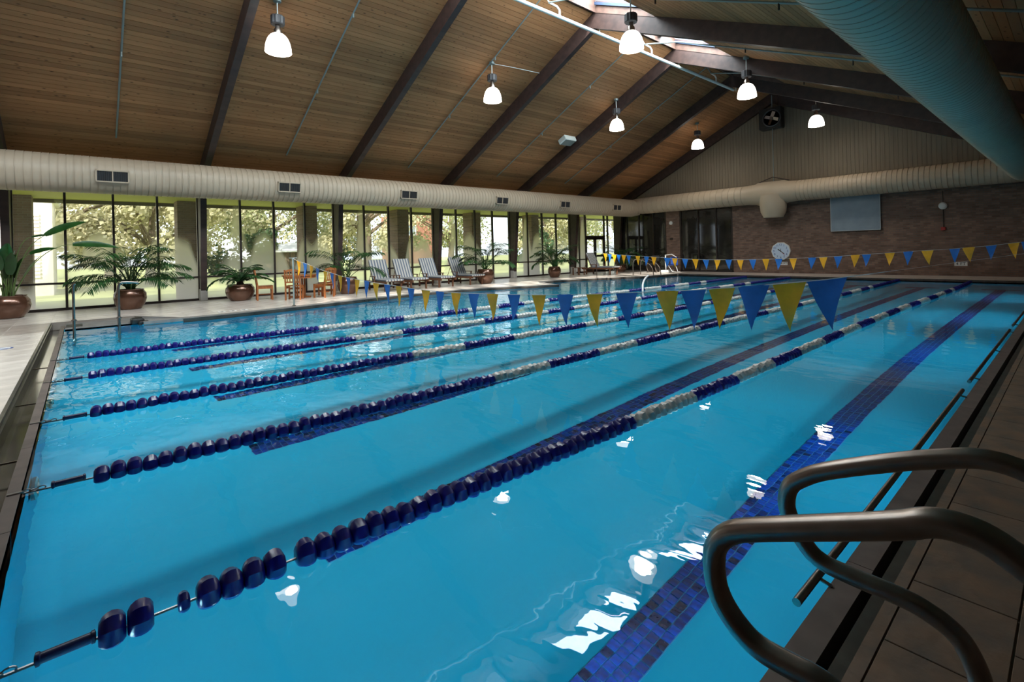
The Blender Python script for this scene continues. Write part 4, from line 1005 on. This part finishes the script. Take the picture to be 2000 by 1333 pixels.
# ------------------------------------------------------------------ plants in bronze pots
def pot_parts(root, w_, h):
    r0 = w_ / 2
    pr = [(r0 * .58, 0), (r0 * .66, .02 * h), (r0 * .88, .25 * h), (r0 * 1.0, .55 * h), (r0 * .97, .78 * h), (r0 * .82, .95 * h), (r0 * .84, h), (r0 * .76, h), (r0 * .74, .9 * h)]
    MB().lathe(pr, n=32).ob('pot', M_pot, root)
    MB().lathe([(r0 * .74, .86 * h), (r0 * .3, .9 * h), (0.001, .91 * h)], n=20).ob('soil', M_soil, root)
def frond(L_, az, el, droop, lw, n=14, spread=0.9, wid=0.036, m=None, parent=None, base=(0, 0, 0), stem0=0.3, jit=0.0):
    """arching palm frond: rachis and leaflets, one part"""
    pts = []; p = Vector(base); e = el; N = 12
    dirxy = Vector((math.cos(az), math.sin(az), 0))
    side = Vector((-math.sin(az), math.cos(az), 0))
    for i in range(N + 1):
        pts.append(p.copy()); dd = dirxy * math.cos(e) + Vector((0, 0, 1)) * math.sin(e); p = p + dd * (L_ / N); e -= droop / N * (0.4 + 1.4 * i / N)
    q = MB(); q.tube(pts, [0.012 * (1 - .75 * i / N) for i in range(N + 1)], 5, smooth=False)
    for i in range(n):
        t = stem0 + (1 - stem0) * (i + .5) / n; f = t * N; k = min(int(f), N - 1); P = pts[k].lerp(pts[k + 1], f - k); T = (pts[k + 1] - pts[k]).normalized()
        ll = lw * (math.sin(PI * min(1, 0.15 + 0.85 * (i + .5) / n)) ** .6 * .9 + .1)
        for s in (-1, 1):
            d = (side * s * spread + T * 0.75 + Vector((0, 0, random.uniform(-.25, .12)))).normalized()
            up = T.cross(d).normalized() * wid * .5; tip = P + d * ll + Vector((0, 0, -ll * .35)); mid = P + d * ll * .5 + Vector((0, 0, -ll * .06))
            wv = d.cross(Vector((0, 0, 1))); wv = (wv.normalized() if wv.length > .01 else side) * wid * .5
            q.quad([P - wv * .4, mid - wv, tip, mid + wv], False); 
    me = bpy.data.meshes.new('frond'); me.from_pydata(q.v, [], q.f); me.materials.append(m or M_leaf); me.update()
    return link('frond', me, parent)
def palm(x, y, lab, pw, ph, H, spreadR, nf, lw, seed, name='potted_palm', stems=5, n=22):
    random.seed(seed)
    root = empty(name, (x, y, ZD)); tag(root, lab, 'potted plant', 'potted plants along the windows'); pot_parts(root, pw, ph); lw *= 1.12
    for k in range(stems):
        a = random.uniform(0, 2 * PI); r_ = random.uniform(.02, pw * .2); bx, by = r_ * math.cos(a), r_ * math.sin(a)
        MB().tube([(bx, by, ph * .85), (bx * 1.8, by * 1.8, ph + H * .35)], [.022, .012], 6).ob('stem', M_stem, root)
    for k in range(nf):
        az = 2 * PI * k / nf + random.uniform(-.3, .3); el = R(random.uniform(60, 90)); L_ = H * random.uniform(.85, 1.2)
        if k % 3 == 2: el = R(random.uniform(40, 58)); L_ *= .85
        frond(L_, az, el, R(random.uniform(75, 120)), lw, n, parent=root, base=(random.uniform(-.05, .05), random.uniform(-.05, .05), ph * .9), stem0=.38)
    return root
palm(-17.12, .98, 'bushy palm in a bronze pot behind the right entry rail', .75, .55, 1.75, 1.0, 38, .42, 3)
palm(-16.58, 6.91, 'sparse arching palm in a grey brown pot beside the teak chairs', .72, .58, 1.6, 1.0, 13, .38, 5)
palm(-16.34, 12.73, 'arching palm in a round bronze pot at the end of the lounger row', .77, .6, 1.5, 1.0, 22, .40, 6)
palm(-16.76, 17.3, 'dense upright palm in a bronze pot between dark columns', .64, .52, 1.45, .8, 30, .36, 8)
palm(-17.07, 23.0, 'shadowy bushy plant in a low pot in the far corner', .64, .4, 1.5, .8, 22, .34, 9)
random.seed(12)
sg = empty('potted_sago', (-17.24, 3.72, ZD)); tag(sg, 'low sago palm with arching fronds in a wide bronze pot', 'potted plant', 'potted plants along the windows'); pot_parts(sg, .83, .5)
MB().lathe([(.09, .4), (.11, .5), (.08, .6), (.02, .63)], n=12).ob('crown', M_trunk, sg)
for k in range(24):
    frond(random.uniform(.85, 1.1), 2 * PI * k / 24 + random.uniform(-.1, .1), R(random.uniform(20, 75)), R(random.uniform(70, 120)), .19, 28, spread=1.2, wid=.04, parent=sg, base=(0, 0, .58), stem0=.12)
# bird of paradise with broad leaves
random.seed(4)
bp = empty('potted_strelitzia', (-17.17, -1.4, ZD)); tag(bp, 'broad leaved plant with long reaching leaves in the leftmost bronze pot', 'potted plant', 'potted plants along the windows'); pot_parts(bp, .86, .55)
def broad(base, ctrl, tip, w_, ll, fold=.25, m=M_leaf2, roll=0.0):
    pts = [Vector(base).lerp(Vector(ctrl), t).lerp(Vector(ctrl).lerp(Vector(tip), t), t) for t in [i / 12 for i in range(13)]]
    q = MB(); q.tube(pts, [.014 - .008 * i / 12 for i in range(13)], 6); st = q.ob('leaf_stalk', M_stem, bp)
    T = (pts[-1] - pts[-2]).normalized(); S = T.cross(Vector((0, 0, 1))).normalized()
    S = (Matrix.Rotation(roll, 3, T) @ S); Nn = S.cross(T)
    n = 14; vs = []; fs = []
    for i in range(n + 1):
        t = i / n; c = pts[-1] + T * ll * t + Vector((0, 0, -1)) * (ll * .18 * t * t); hw = w_ / 2 * (math.sin(PI * (0.08 + .92 * t) ** .8) ** .75 if t < 1 else 0.0)
        vs += [c - S * hw + Nn * hw * fold, c, c + S * hw + Nn * hw * fold]
    for i in range(n):
        for s in (0, 1): b0 = i * 3 + s; fs.append((b0, b0 + 1, b0 + 4, b0 + 3))
    me = bpy.data.meshes.new('leaf'); me.from_pydata([tuple(p) for p in vs], [], fs); me.polygons.foreach_set('use_smooth', [True] * len(fs)); me.materials.append(m); link('leaf', me, bp)
broad((.05, .1, .5), (.02, .22, 1.75), (0, .70, 2.02), .22, .98, roll=.9)
broad((.05, .1, .5), (.1, .55, 1.78), (.1, 1.22, 1.78), .19, .95, roll=1.0)
broad((0, .1, .5), (.05, .2, 1.5), (.05, .42, 1.56), .17, .55, roll=.7)
broad((0, .05, .5), (0, .15, 1.95), (0, .45, 1.98), .07, .4, roll=.9)
for k in range(15):
    a = random.uniform(0, 2 * PI); rr = random.uniform(.05, .3); h = random.uniform(.95, 1.35)
    broad((random.uniform(-.15, .15), random.uniform(-.15, .15), .45), (rr * .5 * math.cos(a), rr * .5 * math.sin(a), h * .7), (rr * math.cos(a), rr * math.sin(a), h), random.uniform(.18, .3), random.uniform(.45, .7), roll=random.uniform(-.8, .8))

# ------------------------------------------------------------------ outside
q = MB(); q.quad([(-140, -90, -.06), (XW - .06, -90, -.06), (XW - .06, 130, -.06), (-140, 130, -.06)]); o = q.ob('lawn', M_lawn); tag(o, 'bright mown lawn outside the windows', 'grass', kind='stuff')
q = MB(); q.box(XW - 1.6, XW - .1, -10, 30, -.1, -.02); o = q.ob('outside_path', M_concrete); struct(o)
ev = empty('eave'); struct(ev, 'soffit with painted green lawn glow and dark fascia outside the windows')
MB().box(-22.45, XW - .1, -10, 30, 3.52, 3.6).ob('soffit', M_eave_lawnlit, ev); MB().box(-22.55, -22.4, -10, 30, 3.4, 3.85).ob('fascia', M_fascia, ev)
pier_me = MB().box(-.4, .4, -.3, .3, 0, 3.6).data('pier', M_brickY)
for i, y in enumerate([-5.86] + YK + [24.8]):
    o = link('brick_pier', pier_me); o.location = (-21.7, y + .02, -.06); struct(o, 'freestanding brick pier carrying the eave')
def tree(x, y, h, rw, m, seed, lab, name='oak_tree', nl=4200, ls=.42, low=.3):
    random.seed(seed)
    root = empty(name, (x, y, -.06)); tag(root, lab, 'tree', 'trees beyond the lawn')
    q = MB(); q.tube([(0, 0, 0), (.15, .1, h * .25), (-.1, .2, h * .5)], [h * .035, h * .026, h * .018], 8); tr = q.ob('trunk', M_trunk, root)
    for k in range(6):
        a = random.uniform(0, 2 * PI); z0 = h * random.uniform(.22, .42)
        MB().tube([(0.1, .1, z0), (rw * .3 * math.cos(a), rw * .3 * math.sin(a), z0 + h * .12), (rw * .7 * math.cos(a), rw * .7 * math.sin(a), z0 + h * .22)], [h * .016, h * .011, h * .004], 6).ob('branch', M_trunk, root)
    v = []; f = []
    cl = []
    for k in range(34):
        a = random.uniform(0, 2 * PI); u = random.uniform(0, 1) ** .5; zz = random.uniform(low, 1.0)
        rr = rw * u * math.sqrt(max(0.05, 1 - ((zz - .55) / .62) ** 2))
        cl.append((rr * math.cos(a), rr * math.sin(a), h * zz, rw * random.uniform(.16, .3)))
    for k in range(nl):
        c = random.choice(cl)
        d = Vector((random.gauss(0, 1), random.gauss(0, 1), random.gauss(0, .8))).normalized() * c[3] * random.uniform(.6, 1.05)
        P = Vector(c[:3]) + d; nrm = (d.normalized() + Vector((random.uniform(-.7, .7), random.uniform(-.7, .7), random.uniform(-.3, .9)))).normalized()
        u_ = nrm.orthogonal().normalized() * ls * random.uniform(.3, .6); w_ = nrm.cross(u_) * random.uniform(.6, 1)
        b0 = len(v); v += [tuple(P - u_), tuple(P + w_), tuple(P + u_), tuple(P - w_)]; f.append((b0, b0 + 1, b0 + 2, b0 + 3))
    me = bpy.data.meshes.new('foliage'); me.from_pydata(v, [], f); me.materials.append(m); o = link('foliage', me, root); o['kind'] = 'stuff'
TS = [(-40, -1.5, 10, 6, M_oak, 'yellow green tree beside the white louvred wing'), (-44, 6, 12, 7, M_oak, 'broad yellow green tree behind the first wide column'), (-36, 3.0, 8, 4.2, M_oak, 'nearer yellow green tree above the bushy potted palm'),
      (-48, 13, 12, 7, M_oak2, 'darker green tree overhanging the low shed'), (-42, 18.5, 10, 4.5, M_oak, 'slim yellow green tree above the sparse potted palm'), (-52, 24, 13, 7.5, M_oak, 'large yellow green tree behind the first striped lounger'),
      (-46, 31, 11, 6, M_oak2, 'darker green tree above the fourth lounger'), (-58, 14, 14, 8, M_oak2, 'tall dark green tree far behind the shed'), (-44, 45, 11, 6.5, M_oak2, 'darker green tree above the dense potted palm'),
      (-40, 40, 9, 4, M_oak, 'small yellow green tree above the dense potted palm'), (-52, 58, 13, 8, M_oak, 'yellow green tree seen past the glass doors'), (-60, 2, 13, 8, M_oak, 'large yellow green tree farthest behind the leftmost panes'),
      (-70, 40, 15, 9, M_oak2, 'tall dark tree beside the brick house'), (-38, 58, 10, 5.5, M_oak, 'yellow green tree hidden behind the end wall windows')]
for i, (x, y, h, rw, m, lb) in enumerate(TS):
    tree(x, y, h, rw, m, 20 + i, lb, nl=9000, ls=.3, low=.22)
SB = ('dark upright shrub left of the low shed', 'low dark shrub behind the sago palm', 'wide low dark shrub right of the low shed', 'dark shrub outside near the glass doors')
for i, (x, y, h, rw) in enumerate(((-40, 9.8, 3.4, 1.6), (-46, 8.5, 2.5, 2.6), (-50, 20, 2.5, 3.0), (-30, 28.5, 3.0, 1.6))):
    tree(x, y, h, rw, M_shrub, 60 + i, SB[i], 'shrub', 1800, .3, .1)
r = empty('garden_shed', (-46, 14.5, -.06)); tag(r, 'long low shed with a pale roof behind the lawn', 'building')
MB().box(-2, 0, -3.0, 3.0, 0, 1.9).ob('wall', M_fascia, r); MB().prism([(.4, 1.85), (.4, 1.95), (-2.2, 2.75), (-2.2, 2.65)], 'y', -3.4, 3.4).ob('roof', M_white, r)
for k in range(12): MB().box(0, .04, -3 + k * .5, -2.62 + k * .5, .05, 1.8).ob('board', M_trunk, r)
r = empty('neighbour_wing', (-30, -1.3, -.06)); tag(r, 'white louvred wing of the building seen at the far left', 'building')
MB().box(-4, 0, -3.5, .32, 0, 4.3).ob('wall', M_house_w, r)
MB().box(-4.2, .12, -3.7, .5, 4.25, 4.5, bev=.04).ob('cornice', M_white, r)
for k in range(18): MB().box(0, .05, -.55, -.1, .8 + k * .16, .9 + k * .16).ob('louvre', M_house_w, r)
r = empty('brick_house', (-62, 36.5, -.06)); tag(r, 'red brown brick house with a white window beyond the trees', 'building')
MB().box(-6, 0, -2.8, 3.4, 0, 6.9).ob('wall', brick_mat('house brick', (0.30, .10, .06), (.4, .16, .1), (.3, .2, .15), 'yz'), r)
wf = MB().box(0, .08, -2.3, -.5, 4.0, 5.5).ob('window', M_white, r); MB().box(.08, .1, -2.1, -1.45, 4.15, 5.35).ob('window_glass', M_screen, wf); MB().box(.08, .1, -1.35, -.7, 4.15, 5.35).ob('window_glass', M_screen, wf)
